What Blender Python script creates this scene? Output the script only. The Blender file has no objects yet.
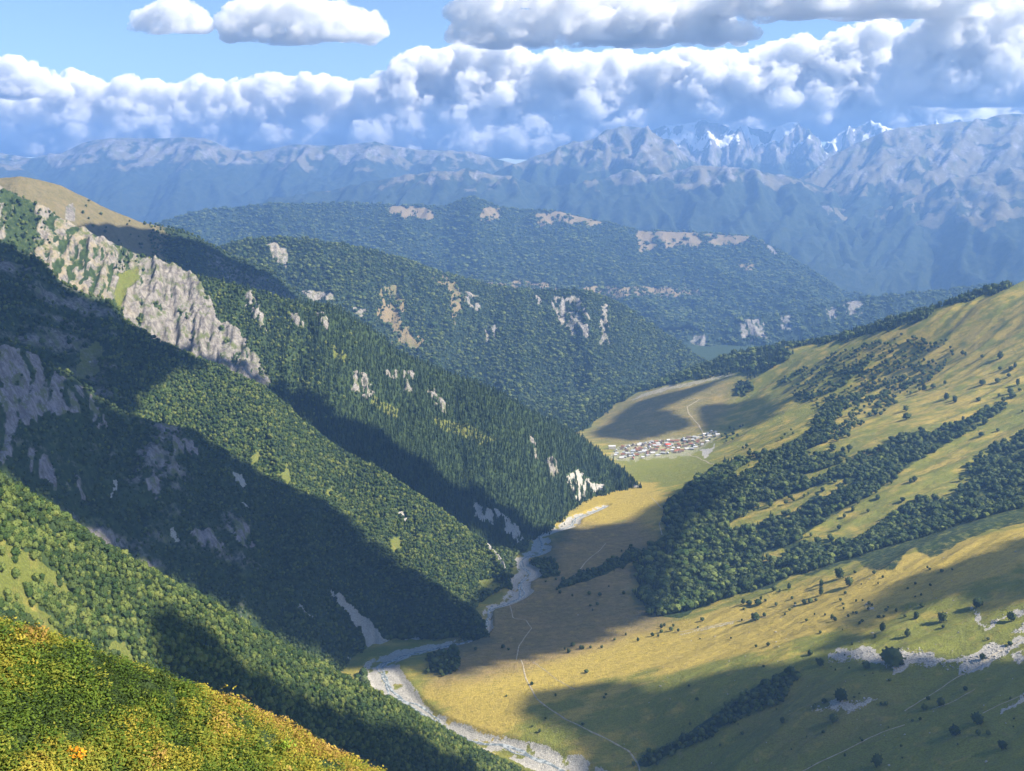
import bpy, bmesh, math, random
import numpy as np
from mathutils import noise as mnoise, Vector

random.seed(7); RNG = np.random.default_rng(7)
SC = bpy.context.scene
COL = SC.collection

# ------------------------------------------------------------------ camera
F = 1000.0; CX, CY = 512.0, 385.5
PIT = math.atan(0.2105); cp, sp = math.cos(PIT), math.sin(PIT)

def W(px, py, Y):
    u = (px - CX) / F; v = (CY - py) / F
    t = Y / (cp + v * sp)
    return (u * t, Y, (-sp + v * cp) * t)

def proj(P):
    x, y, z = P[..., 0], P[..., 1], P[..., 2]
    dep = np.maximum(y * cp - z * sp, 1.0)
    return CX + F * x / dep, CY - F * (y * sp + z * cp) / dep

cam_d = bpy.data.cameras.new('camera'); cam = bpy.data.objects.new('camera', cam_d)
COL.objects.link(cam); SC.camera = cam
cam_d.sensor_width = 36; cam_d.lens = F * 36 / 1024
cam_d.clip_start = 0.5; cam_d.clip_end = 200000
cam.rotation_euler = (math.radians(90) - PIT, 0, 0)

# ------------------------------------------------------------------ light
SUN_EL, SUN_AZ = math.radians(42), math.radians(104)      # azimuth clockwise from the view direction (+Y)
SUN = np.array([math.sin(SUN_AZ) * math.cos(SUN_EL), math.cos(SUN_AZ) * math.cos(SUN_EL), math.sin(SUN_EL)])
sd = bpy.data.lights.new('sun', 'SUN'); so = bpy.data.objects.new('sun', sd); COL.objects.link(so)
sd.energy = 5.0; sd.angle = math.radians(0.5); sd.color = (1.0, 0.90, 0.73)
so.rotation_euler = Vector(-SUN).to_track_quat('-Z', 'Y').to_euler()
wd = bpy.data.worlds.new('World'); SC.world = wd; wd.use_nodes = True
nt = wd.node_tree; bg = nt.nodes['Background']
sky = nt.nodes.new('ShaderNodeTexSky'); sky.sky_type = 'NISHITA'; sky.sun_disc = False
sky.sun_elevation = SUN_EL; sky.sun_rotation = SUN_AZ; sky.altitude = 2200
sky.air_density = 1.0; sky.dust_density = 0.3; sky.ozone_density = 3.0
nt.links.new(sky.outputs[0], bg.inputs[0]); bg.inputs[1].default_value = 0.07

vs = SC.view_settings; vs.view_transform = 'Standard'; vs.look = 'None'; vs.gamma = 1; vs.use_curve_mapping = False
vs.exposure = 1.38
cy = SC.cycles
cy.use_denoising = True
try: cy.denoiser = 'OPENIMAGEDENOISE'
except Exception: pass
cy.max_bounces = 10; cy.diffuse_bounces = 2; cy.glossy_bounces = 1; cy.transmission_bounces = 2
cy.volume_bounces = 8; cy.transparent_max_bounces = 16
cy.use_adaptive_sampling = True; cy.adaptive_threshold = 0.02
cy.caustics_reflective = False; cy.caustics_refractive = False

# ------------------------------------------------------------------ noise
def _h(ix, iy, seed):
    n = (ix.astype(np.int64) * 374761393 + iy.astype(np.int64) * 668265263 + seed * 974634777) & 0xffffffff
    n = ((n ^ (n >> 13)) * 1274126177) & 0xffffffff
    return ((n ^ (n >> 16)) & 0xffff) / 65536.0 * 2 * math.pi

def perlin(x, y, seed=0):
    x, y = np.broadcast_arrays(np.asarray(x, float), np.asarray(y, float))
    ix = np.floor(x); iy = np.floor(y); fx = x - ix; fy = y - iy
    u = fx * fx * fx * (fx * (fx * 6 - 15) + 10); v = fy * fy * fy * (fy * (fy * 6 - 15) + 10)
    def g(a, b, dx, dy):
        t = _h(ix + a, iy + b, seed); return np.cos(t) * dx + np.sin(t) * dy
    n0 = g(0, 0, fx, fy) * (1 - u) + g(1, 0, fx - 1, fy) * u
    n1 = g(0, 1, fx, fy - 1) * (1 - u) + g(1, 1, fx - 1, fy - 1) * u
    return (n0 * (1 - v) + n1 * v) * 1.5

def fbm(x, y, o=4, seed=0, gain=.5):
    s = 0; a = 1; t = 0
    for k in range(o):
        s = s + a * perlin(x * 2 ** k, y * 2 ** k, seed + k); t += a; a *= gain
    return s / t

def ridged(x, y, o=4, seed=0, gain=.5):
    s = 0; a = 1; t = 0
    for k in range(o):
        s = s + a * (1 - 2 * np.abs(perlin(x * 2 ** k, y * 2 ** k, seed + k))); t += a; a *= gain
    return s / t

def sstep(a, b, x):
    t = np.clip((x - a) / (b - a), 0, 1); return t * t * (3 - 2 * t)

def pip(px, py, poly):
    ins = np.zeros(px.shape, bool); n = len(poly)
    for i in range(n):
        x1, y1 = poly[i]; x2, y2 = poly[(i + 1) % n]
        if y1 == y2: continue
        c = ((y1 > py) != (y2 > py)) & (px < (x2 - x1) * (py - y1) / (y2 - y1) + x1)
        ins ^= c
    return ins

# ------------------------------------------------------------------ objects helpers
def link(name, me, parent=None, mat=None):
    o = bpy.data.objects.new(name, me); COL.objects.link(o)
    if parent: o.parent = parent
    if mat: me.materials.append(mat)
    return o

def tag(o, label=None, cat=None, group=None, kind=None):
    if label: o['label'] = label
    if cat: o['category'] = cat
    if group: o['group'] = group
    if kind: o['kind'] = kind
    return o

def grid_mesh(name, P, attr=None, smooth=True):
    n, m = P.shape[:2]
    me = bpy.data.meshes.new(name)
    idx = np.arange(n * m).reshape(n, m)
    q = np.stack([idx[:-1, :-1], idx[1:, :-1], idx[1:, 1:], idx[:-1, 1:]], -1).reshape(-1, 4)
    a, b, c = P[0, 0], P[1, 0], P[0, 1]
    pts = P.reshape(-1, 3)
    nz = np.cross(pts[q[:, 1]] - pts[q[:, 0]], pts[q[:, 3]] - pts[q[:, 0]])[:, 2].sum()
    if nz < 0: q = q[:, ::-1]
    me.vertices.add(n * m); me.vertices.foreach_set('co', pts.astype(np.float32).ravel())
    me.loops.add(q.size); me.loops.foreach_set('vertex_index', q.astype(np.int32).ravel())
    me.polygons.add(len(q)); me.polygons.foreach_set('loop_start', (np.arange(len(q)) * 4).astype(np.int32))
    me.update(calc_edges=True)
    if smooth: me.polygons.foreach_set('use_smooth', np.ones(len(q), bool))
    if attr:
        for k, v in attr.items():
            at = me.attributes.new(k, 'FLOAT_COLOR', 'POINT')
            at.data.foreach_set('color', v.reshape(-1, 4).astype(np.float32).ravel())
    return me

# ------------------------------------------------------------------ materials
class N:
    def __init__(s, name):
        s.m = bpy.data.materials.new(name); s.m.use_nodes = True; s.t = s.m.node_tree
        s.b = s.t.nodes['Principled BSDF']; s.b.inputs['Roughness'].default_value = .95
        s.b.inputs['Specular IOR Level'].default_value = .15
        s.pos = s.t.nodes.new('ShaderNodeNewGeometry').outputs['Position']
    def n(s, t, **k):
        x = s.t.nodes.new(t)
        for a, b in k.items(): setattr(x, a, b)
        return x
    def put(s, inp, v):
        if hasattr(v, 'links'): s.t.links.new(v, inp)
        elif isinstance(v, (tuple, list)): inp.default_value = (*v, 1) if len(v) == 3 and len(inp.default_value) == 4 else v
        else: inp.default_value = v
    def noise(s, scale, detail=4, rough=.6, vec=None, stretch=None, rot=0, dist=0):
        x = s.n('ShaderNodeTexNoise'); v = vec or s.pos
        if stretch:
            mp = s.n('ShaderNodeMapping'); s.put(mp.inputs['Vector'], v)
            mp.inputs['Rotation'].default_value = (0, 0, rot); mp.inputs['Scale'].default_value = stretch; v = mp.outputs[0]
        s.put(x.inputs['Vector'], v); x.inputs['Scale'].default_value = scale
        x.inputs['Detail'].default_value = detail; x.inputs['Roughness'].default_value = rough
        x.inputs['Distortion'].default_value = dist
        return x.outputs[0]
    def ramp(s, v, a, b):
        x = s.n('ShaderNodeMapRange', interpolation_type='SMOOTHSTEP'); s.put(x.inputs[0], v)
        x.inputs[1].default_value = a; x.inputs[2].default_value = b
        return x.outputs[0]
    def mix(s, f, a, b, mode='MIX'):
        x = s.n('ShaderNodeMix', data_type='RGBA', blend_type=mode)
        s.put(x.inputs[0], f); s.put(x.inputs[6], a); s.put(x.inputs[7], b)
        return x.outputs[2]
    def math(s, op, a, b=0.0):
        x = s.n('ShaderNodeMath', operation=op); s.put(x.inputs[0], a); s.put(x.inputs[1], b); return x.outputs[0]
    def attr(s, name):
        x = s.n('ShaderNodeAttribute', attribute_name=name)
        sep = s.n('ShaderNodeSeparateColor'); s.put(sep.inputs[0], x.outputs['Color'])
        return sep.outputs[0], sep.outputs[1], sep.outputs[2], x.outputs['Alpha']
    def bump(s, h, strength, dist):
        x = s.n('ShaderNodeBump'); s.put(x.inputs['Height'], h)
        x.inputs['Strength'].default_value = strength; x.inputs['Distance'].default_value = dist
        s.t.links.new(x.outputs[0], s.b.inputs['Normal'])

def terrain_mat(name, sc=1.0, wood=((.022, .040, .016), (.050, .078, .026)),
                green=(.185, .20, .038), gold=(.43, .33, .075), rock=((.115, .105, .10), (.30, .28, .255)),
                dry=.5, rot=0.4, brown=(.16, .115, .065)):
    """cover: R rock, G meadow, B scree / bare gravel, A snow"""
    k = N(name); R, G, B, A = k.attr('cover'); g2, h2, tn, _ = k.attr('tone')
    n1 = k.noise(.012 / sc, 5); n2 = k.noise(.07 / sc, 5, .7); n3 = k.noise(.4 / sc, 4, .7)
    n4 = k.noise(.03 / sc, 5, .65, stretch=(.18, 1, 1), rot=rot)
    wd_ = k.mix(k.ramp(n2, .35, .65), wood[0], wood[1])
    col = wd_
    gr = k.mix(k.ramp(n3, .3, .7), tuple(c * .72 for c in green), tuple(c * 1.2 for c in green))
    gd = k.mix(k.ramp(n3, .3, .7), tuple(c * .78 for c in gold), tuple(c * 1.12 for c in gold))
    dn = k.math('ADD', k.math('MULTIPLY', k.math('ADD', k.math('MULTIPLY', n1, .5), k.math('MULTIPLY', n4, .5)), 1.0), k.math('SUBTRACT', g2, .5))
    mead = k.mix(k.ramp(dn, .62 - dry * .3, .80 - dry * .3), gr, gd)
    mead = k.mix(k.math('MULTIPLY', k.ramp(n2, .50, .72), .35), mead, brown)
    mead = k.mix(k.math('MULTIPLY', h2, 1.0), mead, k.mix(k.ramp(n2, .35, .65), brown, tuple(c * 1.5 for c in brown)))
    n5 = k.noise(.16 / sc, 6, .75, stretch=(.3, 1, 1), rot=rot + .25); n6 = k.noise(.035 / sc, 6, .72, dist=.6)
    mead = k.mix(k.math('MULTIPLY', k.ramp(n5, .48, .66), .45), mead, tuple(c * .55 for c in green))
    mead = k.mix(k.math('MULTIPLY', k.ramp(n6, .54, .68), .40), mead, tuple(c * .9 for c in gold))
    mead = k.mix(k.math('MULTIPLY', k.ramp(k.noise(.9 / sc, 3, .6), .62, .70), .35), mead, tuple(c * .4 for c in green))
    col = k.mix(k.ramp(k.math('ADD', G, k.math('MULTIPLY', k.math('SUBTRACT', n2, .5), .5)), .40, .60), col, mead)
    rk = k.mix(k.ramp(k.noise(.11 / sc, 6, .78, stretch=(1, 1, .12)), .36, .66), rock[0], rock[1])
    rk = k.mix(k.math('MULTIPLY', k.ramp(k.noise(.06 / sc, 5, .7, stretch=(.25, .25, 1), rot=.5), .52, .66), .5), rk, tuple(c * .55 for c in rock[0]))
    rk = k.mix(k.math('MULTIPLY', k.math('MULTIPLY', tn, .8), k.ramp(k.noise(.03 / sc, 4), .42, .62)), rk, (.30, .25, .16))
    rk = k.mix(k.math('MULTIPLY', k.ramp(k.noise(.035 / sc, 5, .7), .50, .62), .8), rk, k.mix(.5, wood[1], green))
    col = k.mix(k.ramp(k.math('ADD', R, k.math('MULTIPLY', k.math('SUBTRACT', n2, .5), .8)), .35, .65), col, rk)
    scr = k.mix(k.ramp(n3, .3, .7), (.25, .24, .215), (.50, .48, .44))
    col = k.mix(k.ramp(k.math('ADD', B, k.math('MULTIPLY', k.math('SUBTRACT', n3, .5), .9)), .42, .58), col, scr)
    col = k.mix(k.ramp(k.math('ADD', A, k.math('MULTIPLY', k.math('SUBTRACT', n2, .5), .7)), .45, .58), col, (.85, .86, .88))
    k.put(k.b.inputs['Base Color'], col)
    k.bump(k.math('ADD', n3, k.math('MULTIPLY', n2, 2.0)), .8, 2.6 * sc)
    return k.m

M_NEAR = terrain_mat('hill_cover', 1.0, green=(.13, .15, .034), gold=(.33, .27, .07))
M_ROCKY = terrain_mat('rocky_cover', 1.0, rock=((.15, .13, .14), (.33, .30, .31)))
M_RIGHT = terrain_mat('meadow_cover', 1.0, dry=.55, rot=-0.38)
M_MID = terrain_mat('far_wood_cover', 2.2, gold=(.24, .185, .10), green=(.13, .135, .06), wood=((.012, .026, .014), (.040, .062, .026)))
M_FAR = terrain_mat('far_ridge_cover', 7.0, wood=((.015, .028, .016), (.040, .055, .03)), gold=(.17, .15, .10), rock=((.11, .10, .10), (.32, .30, .29)))

def blur(a, n):
    for _ in range(n):
        a[1:-1] = (a[:-2] + 2 * a[1:-1] + a[2:]) / 4; a[:, 1:-1] = (a[:, :-2] + 2 * a[:, 1:-1] + a[:, 2:]) / 4
    return a

# ------------------------------------------------------------------ spurs and ridges
class Sheet:
    def __init__(s, crest, fdir, ds, dd, Lf, Lb, bslope=.8, rnd=12, gully=(12, 60), amp_d=60, conc=0.0, seed=1,
                 crest_n=3, fine=1.5, stretch=5, skew=0.0):
        C = np.array([W(*c[:3]) for c in crest]); sl = np.array([c[3] for c in crest])
        seg = np.r_[0, np.cumsum(np.linalg.norm(np.diff(C[:, :2], axis=0), axis=1))]
        S = np.arange(0, seg[-1], ds); s.S = S
        c = np.stack([np.interp(S, seg, C[:, i]) for i in range(3)], -1)
        k = max(1, int(25 / ds)) if crest_n < 20 else 1
        fs = np.interp(S, seg, sl)
        ker = np.ones(2 * k + 1) / (2 * k + 1)
        fs = np.convolve(np.pad(fs, 2 * k, 'edge'), np.ones(4 * k + 1) / (4 * k + 1), 'valid')
        nb = max(2, int(Lb / (dd * 2.5))); nf = int(Lf / dd)
        D = np.r_[-np.linspace(1, 0, nb, endpoint=False) * Lb, np.arange(nf + 1) * dd]
        s.D = D; fd = np.array(fdir, float); fd /= np.linalg.norm(fd); s.fd = fd
        SS, DD = np.meshgrid(S, D, indexing='ij')
        g = np.sqrt(DD ** 2 + rnd ** 2) - rnd
        front = DD >= 0
        fsl = fs[:, None]
        if conc > 0: gf = conc * (1 - np.exp(-g / conc))
        else: gf = g
        z = c[:, 2][:, None] - np.where(front, fsl * gf, bslope * g)
        A, wv = gully
        fade = np.clip(np.abs(DD) / amp_d, 0, 1) ** .8
        sw = SS + skew * DD + 0.35 * wv * fbm(SS / (wv * 2.5), DD / (wv * 2.5), 2, seed + 50)
        gl = ridged(sw / (wv * 2), DD / (wv * 2 * stretch) + .3, 4, seed, .55)
        z = z + A * fade * (gl - .45)
        z = z + crest_n * fbm(SS / (wv * 1.2), DD / (wv * 2), 3, seed + 9)
        z = z + fine * fbm(SS / 14, DD / 14, 3, seed + 19)
        X = c[:, 0][:, None] + fd[0] * DD; Y = c[:, 1][:, None] + fd[1] * DD
        s.P = np.stack([X, Y, z], -1)
        s.px, s.py = proj(s.P)
        s.gl = gl
        n, m = z.shape
        s.cover = np.zeros((n, m, 4)); s.tone = np.zeros((n, m, 4)); s.tone[..., 0] = .5
        s.seed = seed; s.ds, s.dd = ds, dd
        # slope
        gx = np.gradient(s.P, axis=0); gy = np.gradient(s.P, axis=1)
        nn = np.cross(gx, gy); nn /= np.linalg.norm(nn, axis=-1, keepdims=True) + 1e-9
        s.steep = 1 - np.abs(nn[..., 2])
    def jit(s, e, wl=20):
        a = fbm(s.px / wl, s.py / wl, 3, 77) * e; b = fbm(s.px / wl + 9.3, s.py / wl + 4.1, 3, 78) * e
        return s.px + a, s.py + b
    def paint(s, ch, poly, val=1.0, e=6, wl=20, tone=False, bias=0.0, streak=0):
        jx, jy = s.jit(e, wl); m = pip(jx, jy, poly) & (s.D[None, :] > -1)
        a = s.tone if tone else s.cover
        if streak and not tone:
            w = s.ds * streak
            if not hasattr(s, 'stk') or s.stk[0] != w: s.stk = (w, fbm(s.S[:, None] / w + .8 * fbm(s.S[:, None] / w / 3, s.D[None, :] / w / 3, 2, 7), s.D[None, :] / (w * 3.6), 3, s.seed + 70, .6))
            v = val * sstep(-.30, .05, s.stk[1] + bias)
            a[..., ch] = np.where(m, np.maximum(v, a[..., ch] * .6), a[..., ch])
        else:
            a[..., ch] = np.where(m, val, a[..., ch])
    def crag(s, amp, wl, seed=5):
        m = blur(s.cover[..., 0].copy(), 4)
        g = ridged((s.S[:, None] + 6 * fbm(s.S[:, None] / 30, s.D[None, :] / 30, 2, 9)) / (2 * wl), s.D[None, :] / (wl * 7), 3, s.seed + seed, .6)
        g2 = fbm(s.S[:, None] / (wl * .6), s.D[None, :] / (wl * .9), 3, s.seed + 33)
        s.P[..., 2] += m * amp * (g * 1.1 + g2 * .35); s.cg = g
    def build(s, name, mat, label, kind='structure'):
        o = link(name, grid_mesh(name, s.P, {'cover': s.cover, 'tone': s.tone}), None, mat)
        tag(o, label, None, None, kind); return o
    def at(s, fi, fj):
        i = np.clip(fi.astype(int), 0, s.P.shape[0] - 2); j = np.clip(fj.astype(int), 0, s.P.shape[1] - 2)
        a = (fi - i)[:, None]; b = (fj - j)[:, None]
        def q(T): return T[i, j] * (1 - a) * (1 - b) + T[i + 1, j] * a * (1 - b) + T[i, j + 1] * (1 - a) * b + T[i + 1, j + 1] * a * b
        return q(s.P), q(s.cover), s.gl[i, j]
    def scatter(s, sp_, prob, margin=12):
        """jittered points on the visible side, kept with the probability prob(px, py, cover, gully)"""
        nb = int(np.sum(s.D < 0))
        u = np.arange(0, s.S[-1], sp_); v = np.arange(-sp_, s.D[-1], sp_)
        U, V = np.meshgrid(u, v, indexing='ij'); U = U.ravel() + RNG.uniform(-.48, .48, U.size) * sp_; V = V.ravel() + RNG.uniform(-.48, .48, V.size) * sp_
        fi = U / s.ds; fj = np.interp(V, s.D, np.arange(len(s.D)))
        P, C, G = s.at(fi, fj)
        px, py = proj(P)
        ok = (px > -margin) & (px < 1024 + margin) & (py > 100) & (py < 771 + margin)
        pr = prob(px, py, C, G)
        ok &= RNG.random(len(px)) < pr
        return P[ok]

# --- crests: (px, py, distance, slope of the visible side)
L1 = Sheet([(-90, 425, 760, .6), (-40, 458, 810, .6), (0, 480, 860, .6), (50, 511, 920, .6), (100, 546, 990, .6), (150, 573, 1050, .6), (200, 600, 1110, .6),
            (250, 630, 1170, .6), (300, 656, 1240, .6), (350, 682, 1310, .55), (400, 706, 1390, .5), (450, 735, 1470, .45), (490, 757, 1530, .4), (520, 772, 1560, .4), (560, 795, 1580, .4)],
           (.35, -.94), 5, 5, 420, 300, .75, 14, (15, 60), 60, seed=11, crest_n=4)
L2 = Sheet([(-90, 285, 1690, .66), (0, 338, 1800, .66), (20, 346, 1830, .66), (45, 364, 1870, .66), (66, 373, 1910, .66), (100, 400, 1960, .66), (127, 417, 2010, .66), (165, 425, 2080, .66), (200, 435, 2150, .66),
            (235, 458, 2210, .66), (270, 481, 2270, .66), (305, 494, 2350, .66), (340, 511, 2420, .66), (370, 535, 2390, .66), (400, 560, 2340, .66), (440, 587, 2280, .66), (470, 608, 2240, .6), (484, 624, 2200, .6)],
           (.30, -.95), 5, 5, 1000, 400, .85, 8, (36, 85), 70, seed=21, crest_n=7, fine=3, skew=.15)
L3 = Sheet([(-90, 200, 2300, .62), (-20, 232, 2400, .62), (0, 241, 2420, .62), (40, 261, 2440, .62), (67, 287, 2460, .62), (110, 301, 2480, .62), (133, 327, 2500, .62), (160, 343, 2530, .62), (187, 354, 2560, .6),
            (230, 372, 2600, .6), (265, 389, 2620, .6), (300, 420, 2670, .6), (340, 450, 2700, .6), (390, 477, 2720, .58), (440, 511, 2720, .5), (470, 534, 2690, .55), (490, 545, 2640, .6), (503, 560, 2580, .65), (507, 582, 2520, .7)],
           (.33, -.94), 6, 6, 1000, 500, .8, 12, (38, 92), 80, seed=31, crest_n=6, fine=2.5, skew=.25)
L4 = Sheet([(-90, 160, 2820, .75), (0, 188, 2920, .8), (33, 203, 2960, .85), (66, 223, 3000, .85), (110, 243, 3050, .8), (140, 257, 3080, .8), (160, 262, 3100, .9), (186, 274, 3120, .9), (210, 280, 3135, .8), (233, 285, 3150, .7), (266, 294, 3180, .65),
            (300, 303, 3200, .6), (336, 308, 3220, .6), (373, 331, 3270, .58), (406, 356, 3330, .56), (456, 377, 3390, .58), (500, 393, 3420, .6), (536, 415, 3460, .62), (580, 436, 3620, .56), (605, 457, 3600, .52), (625, 473, 3560, .5), (638, 486, 3480, .45), (643, 495, 3430, .4)],
           (.10, -.99), 4, 4, 1250, 500, .9, 6, (36, 80), 50, seed=41, crest_n=7, fine=2.5, stretch=6)
L5 = Sheet([(-120, 185, 3500, .45), (-40, 181, 3600, .45), (0, 178, 3700, .45), (20, 176, 3750, .45), (60, 185, 3900, .45), (100, 205, 4050, .45), (140, 222, 4200, .5), (180, 230, 4350, .5), (205, 241, 4420, .5), (230, 255, 4500, .5), (270, 270, 4600, .55), (300, 295, 4700, .55), (350, 325, 4700, .5)],
           (.35, -.93), 8, 8, 1100, 500, .8, 25, (22, 130), 120, seed=51, crest_n=5, fine=2)
L6 = Sheet([(120, 285, 6048, .55), (190, 262, 5994, .5), (230, 244, 5940, .5), (280, 238, 6048, .5), (305, 239, 6102, .5), (330, 245, 6156, .5), (370, 250, 6264, .5), (400, 260, 6372, .5), (450, 275, 6534, .5), (485, 286, 6609, .5), (520, 290, 6696, .5), (580, 291, 6858, .5), (600, 297, 6933, .52), (622, 306, 6976, .5), (660, 330, 6998, .45), (692, 353, 6944, .4), (730, 376, 6858, .4)],
           (.15, -.98), 10, 10, 1500, 800, .7, 30, (110, 260), 160, seed=61, crest_n=12, fine=5, stretch=3, skew=.2)
L7 = Sheet([(40, 245, 11132, .4), (110, 236, 11251, .4), (170, 222, 11371, .4), (205, 211, 11491, .4), (250, 206, 11730, .4), (300, 205, 11850, .4), (350, 203, 11970, .4), (400, 206, 11970, .4), (440, 208, 12089, .4), (458, 202, 12149, .4), (470, 197, 12209, .4), (482, 201, 12209, .4), (500, 208, 12209, .4), (560, 212, 12329, .4), (600, 222, 12388, .4),
            (640, 231, 12448, .4), (700, 233, 12448, .4), (750, 237, 12388, .42), (765, 243, 12329, .42), (800, 264, 12209, .4), (840, 291, 11970, .35), (890, 300, 11730, .3)],
           (.1, -.99), 22, 22, 3600, 1500, .6, 60, (130, 480), 300, seed=71, crest_n=22, fine=12, stretch=2.5, conc=2600)
L7B = Sheet([(540, 352, 8596, .45), (600, 340, 8714, .45), (660, 334, 8832, .45), (700, 330, 8890, .5), (740, 319, 9008, .55), (790, 314, 9126, .5), (840, 303, 9303, .6), (870, 299, 9420, .5), (930, 293, 9774, .4), (1000, 285, 10245, .35), (1100, 280, 10598, .35)],
            (-.05, -1), 14, 12, 1500, 900, .35, 30, (60, 150), 100, seed=75, crest_n=16, fine=8, stretch=2.2)
# far mountains
def far(crest, fdir, seed, amp, wl, L, cn=60, ds=60, sl=.45, conc=0, Lb=2500, fine=20):
    crest = [(c[0], c[1], 16300 + (c[2] - 12500) * .6) for c in crest]
    amp *= 1.25; L *= 1.35; wl *= .55; ds = 45
    return Sheet([(*c, sl) for c in crest], fdir, ds, ds, L, Lb, .6, 60, (amp, wl), wl * .6, seed=seed, crest_n=cn, fine=fine, stretch=2.6, conc=conc, skew=.2)
F1 = far([(180, 230, 13800), (270, 200, 14000), (330, 190, 14200), (385, 179, 14300), (430, 172, 14400), (470, 170, 14500), (515, 178, 14500), (545, 188, 14400), (575, 184, 14300), (605, 179, 14300), (625, 169, 14400), (650, 176, 14300), (672, 172, 14300), (700, 165, 14300), (740, 168, 14300), (790, 176, 14300), (830, 190, 14200), (860, 200, 14100), (900, 212, 14000)],
         (.1, -1), 81, 210, 520, 4200, 35, 35)
F2 = far([(400, 215, 17800), (455, 195, 18000), (500, 170, 18200), (530, 158, 18500), (560, 148, 18600), (590, 140, 18800), (605, 132, 19000), (622, 126, 19000), (638, 127, 19000), (655, 133, 19000), (672, 146, 18900), (690, 160, 18800), (720, 175, 18800), (760, 195, 18800)],
         (.15, -1), 82, 320, 800, 4500, 45, 50)
F3 = far([(540, 165, 25500), (560, 150, 25500), (600, 150, 25500), (640, 133, 25500), (665, 126, 25500), (700, 123, 25500), (722, 124, 25500), (738, 132, 25500), (752, 128, 25500), (770, 131, 25500), (792, 124, 25000), (806, 136, 25000), (825, 152, 25500), (840, 132, 26500), (870, 124, 26500), (900, 130, 26500), (960, 122, 26500), (1040, 124, 26500)],
         (.1, -1), 83, 420, 700, 5200, 70, 55, .55, 0, 2000, 35)
F4 = far([(755, 205, 16800), (785, 188, 16900), (810, 172, 17000), (835, 155, 17200), (858, 142, 17300), (885, 132, 17400), (915, 126, 17500), (950, 123, 17500), (980, 121, 17500), (1000, 114, 17500), (1024, 114, 17500), (1070, 108, 17500), (1150, 120, 17500)],
         (-.35, -.94), 84, 260, 900, 5200, 35, 45, .42)
F5 = far([(700, 232, 12500), (740, 215, 12700), (775, 208, 12800), (820, 206, 12900), (850, 210, 12900), (885, 210, 12800), (925, 192, 12600), (955, 178, 12500), (985, 172, 12500), (1024, 165, 12500), (1100, 150, 12500)],
         (-.1, -1), 85, 170, 520, 4200, 32, 35, .36)
F6 = far([(-80, 165, 23000), (0, 153, 23000), (30, 158, 23000), (60, 154, 23000), (85, 142, 23000), (110, 138, 23000), (160, 138, 23000), (205, 138, 23000), (232, 149, 23000), (255, 152, 23000), (290, 145, 23000), (330, 146, 23000), (370, 142, 23000), (420, 150, 23000), (470, 152, 23000), (520, 165, 23000), (580, 175, 23000)],
         (.2, -1), 86, 260, 1200, 5000, 30, 70, .4)
F7 = far([(-120, 150, 17500), (-40, 158, 17500), (0, 163, 17500), (30, 172, 17500), (65, 192, 17400), (105, 208, 17200), (150, 225, 17000), (220, 245, 16500)],
         (.3, -1), 87, 160, 900, 4000, 35, 60, .4)

# --- near slope the photographer stands on
L0 = Sheet([(-160, 565, 36, -.26), (-60, 601, 38, -.26), (0, 623, 39, -.26), (60, 641, 40, -.27), (130, 664, 41.5, -.28), (172, 683, 42.5, -.29), (230, 706, 43.5, -.3), (300, 739, 45, -.3), (340, 757, 45.5, -.3), (375, 772, 46, -.3), (450, 806, 47, -.3), (520, 850, 47, -.3)],
           (-.1, -1), .5, .5, 34, 60, 1.0, 3, (.35, 4), 5, seed=91, crest_n=.35, fine=.12)
L0.P[..., 2] -= 1.15

# ------------------------------------------------------------------ valley floor + right-hand slopes: one ground sheet
CTRL = [(570, 768, 1555), (500, 745, 1640), (430, 715, 1780), (390, 680, 1915), (380, 662, 2010), (430, 648, 2080), (480, 635, 2170), (525, 595, 2440), (530, 560, 2690), (560, 530, 2985), (590, 500, 3320), (640, 485, 3510), (620, 456, 3990), (700, 452, 4080),
        (450, 692, 1830), (600, 730, 1625), (640, 768, 1540), (640, 640, 2040), (520, 652, 2030), (540, 620, 2260), (600, 560, 2680), (640, 530, 2920), (560, 575, 2570), (600, 600, 2340),
        (780, 600, 2040), (930, 555, 1960), (1024, 525, 1960), (1024, 640, 1500), (1024, 771, 1150), (800, 771, 1330), (850, 680, 1500), (700, 700, 1600), (920, 700, 1400), (900, 620, 1700), (720, 650, 1830),
        (1000, 470, 2600), (1024, 430, 2850), (900, 450, 3000), (900, 530, 2350), (760, 560, 2500), (640, 600, 2330), (680, 560, 2600), (760, 500, 2950), (700, 490, 3180), (660, 520, 2980), (850, 480, 2850), (970, 515, 2300), (820, 540, 2500),
        (800, 430, 3600), (750, 460, 3450), (1024, 360, 3500), (900, 380, 3950), (1024, 286, 4150), (960, 301, 4350), (870, 327, 4700), (800, 345, 5000), (750, 352, 5200), (700, 368, 5350), (650, 385, 5450), (820, 380, 4350), (740, 400, 4600),
        (690, 405, 4650), (650, 398, 4900), (640, 425, 4450), (600, 440, 4300), (600, 425, 4700), (760, 430, 4000), (700, 430, 4300), (660, 450, 4120)]
RAW = [(1650, 1500, -520), (1250, 900, -430), (850, 600, -520), (400, 700, -760), (100, 1100, -960), (-700, 1500, -1010), (-900, 2200, -1060), (-900, 3000, -1100), (-600, 3800, -1130), (-500, 4600, -1180), (2600, 4000, -250), (2500, 2500, -350), (2400, 1500, -250),
       (2600, 5000, -800), (2100, 5200, -1000), (1600, 5800, -1180), (900, 6200, -1330), (200, 5600, -1270), (200, 6300, -1340), (-600, 5600, -1250), (2700, 6300, -1300), (1900, 6600, -1380), (0, 7300, -1400), (1200, 7300, -1420), (2700, 7300, -1430), (-1000, 7000, -1380)]
CP = np.array([W(*c) for c in CTRL] + RAW)
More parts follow.
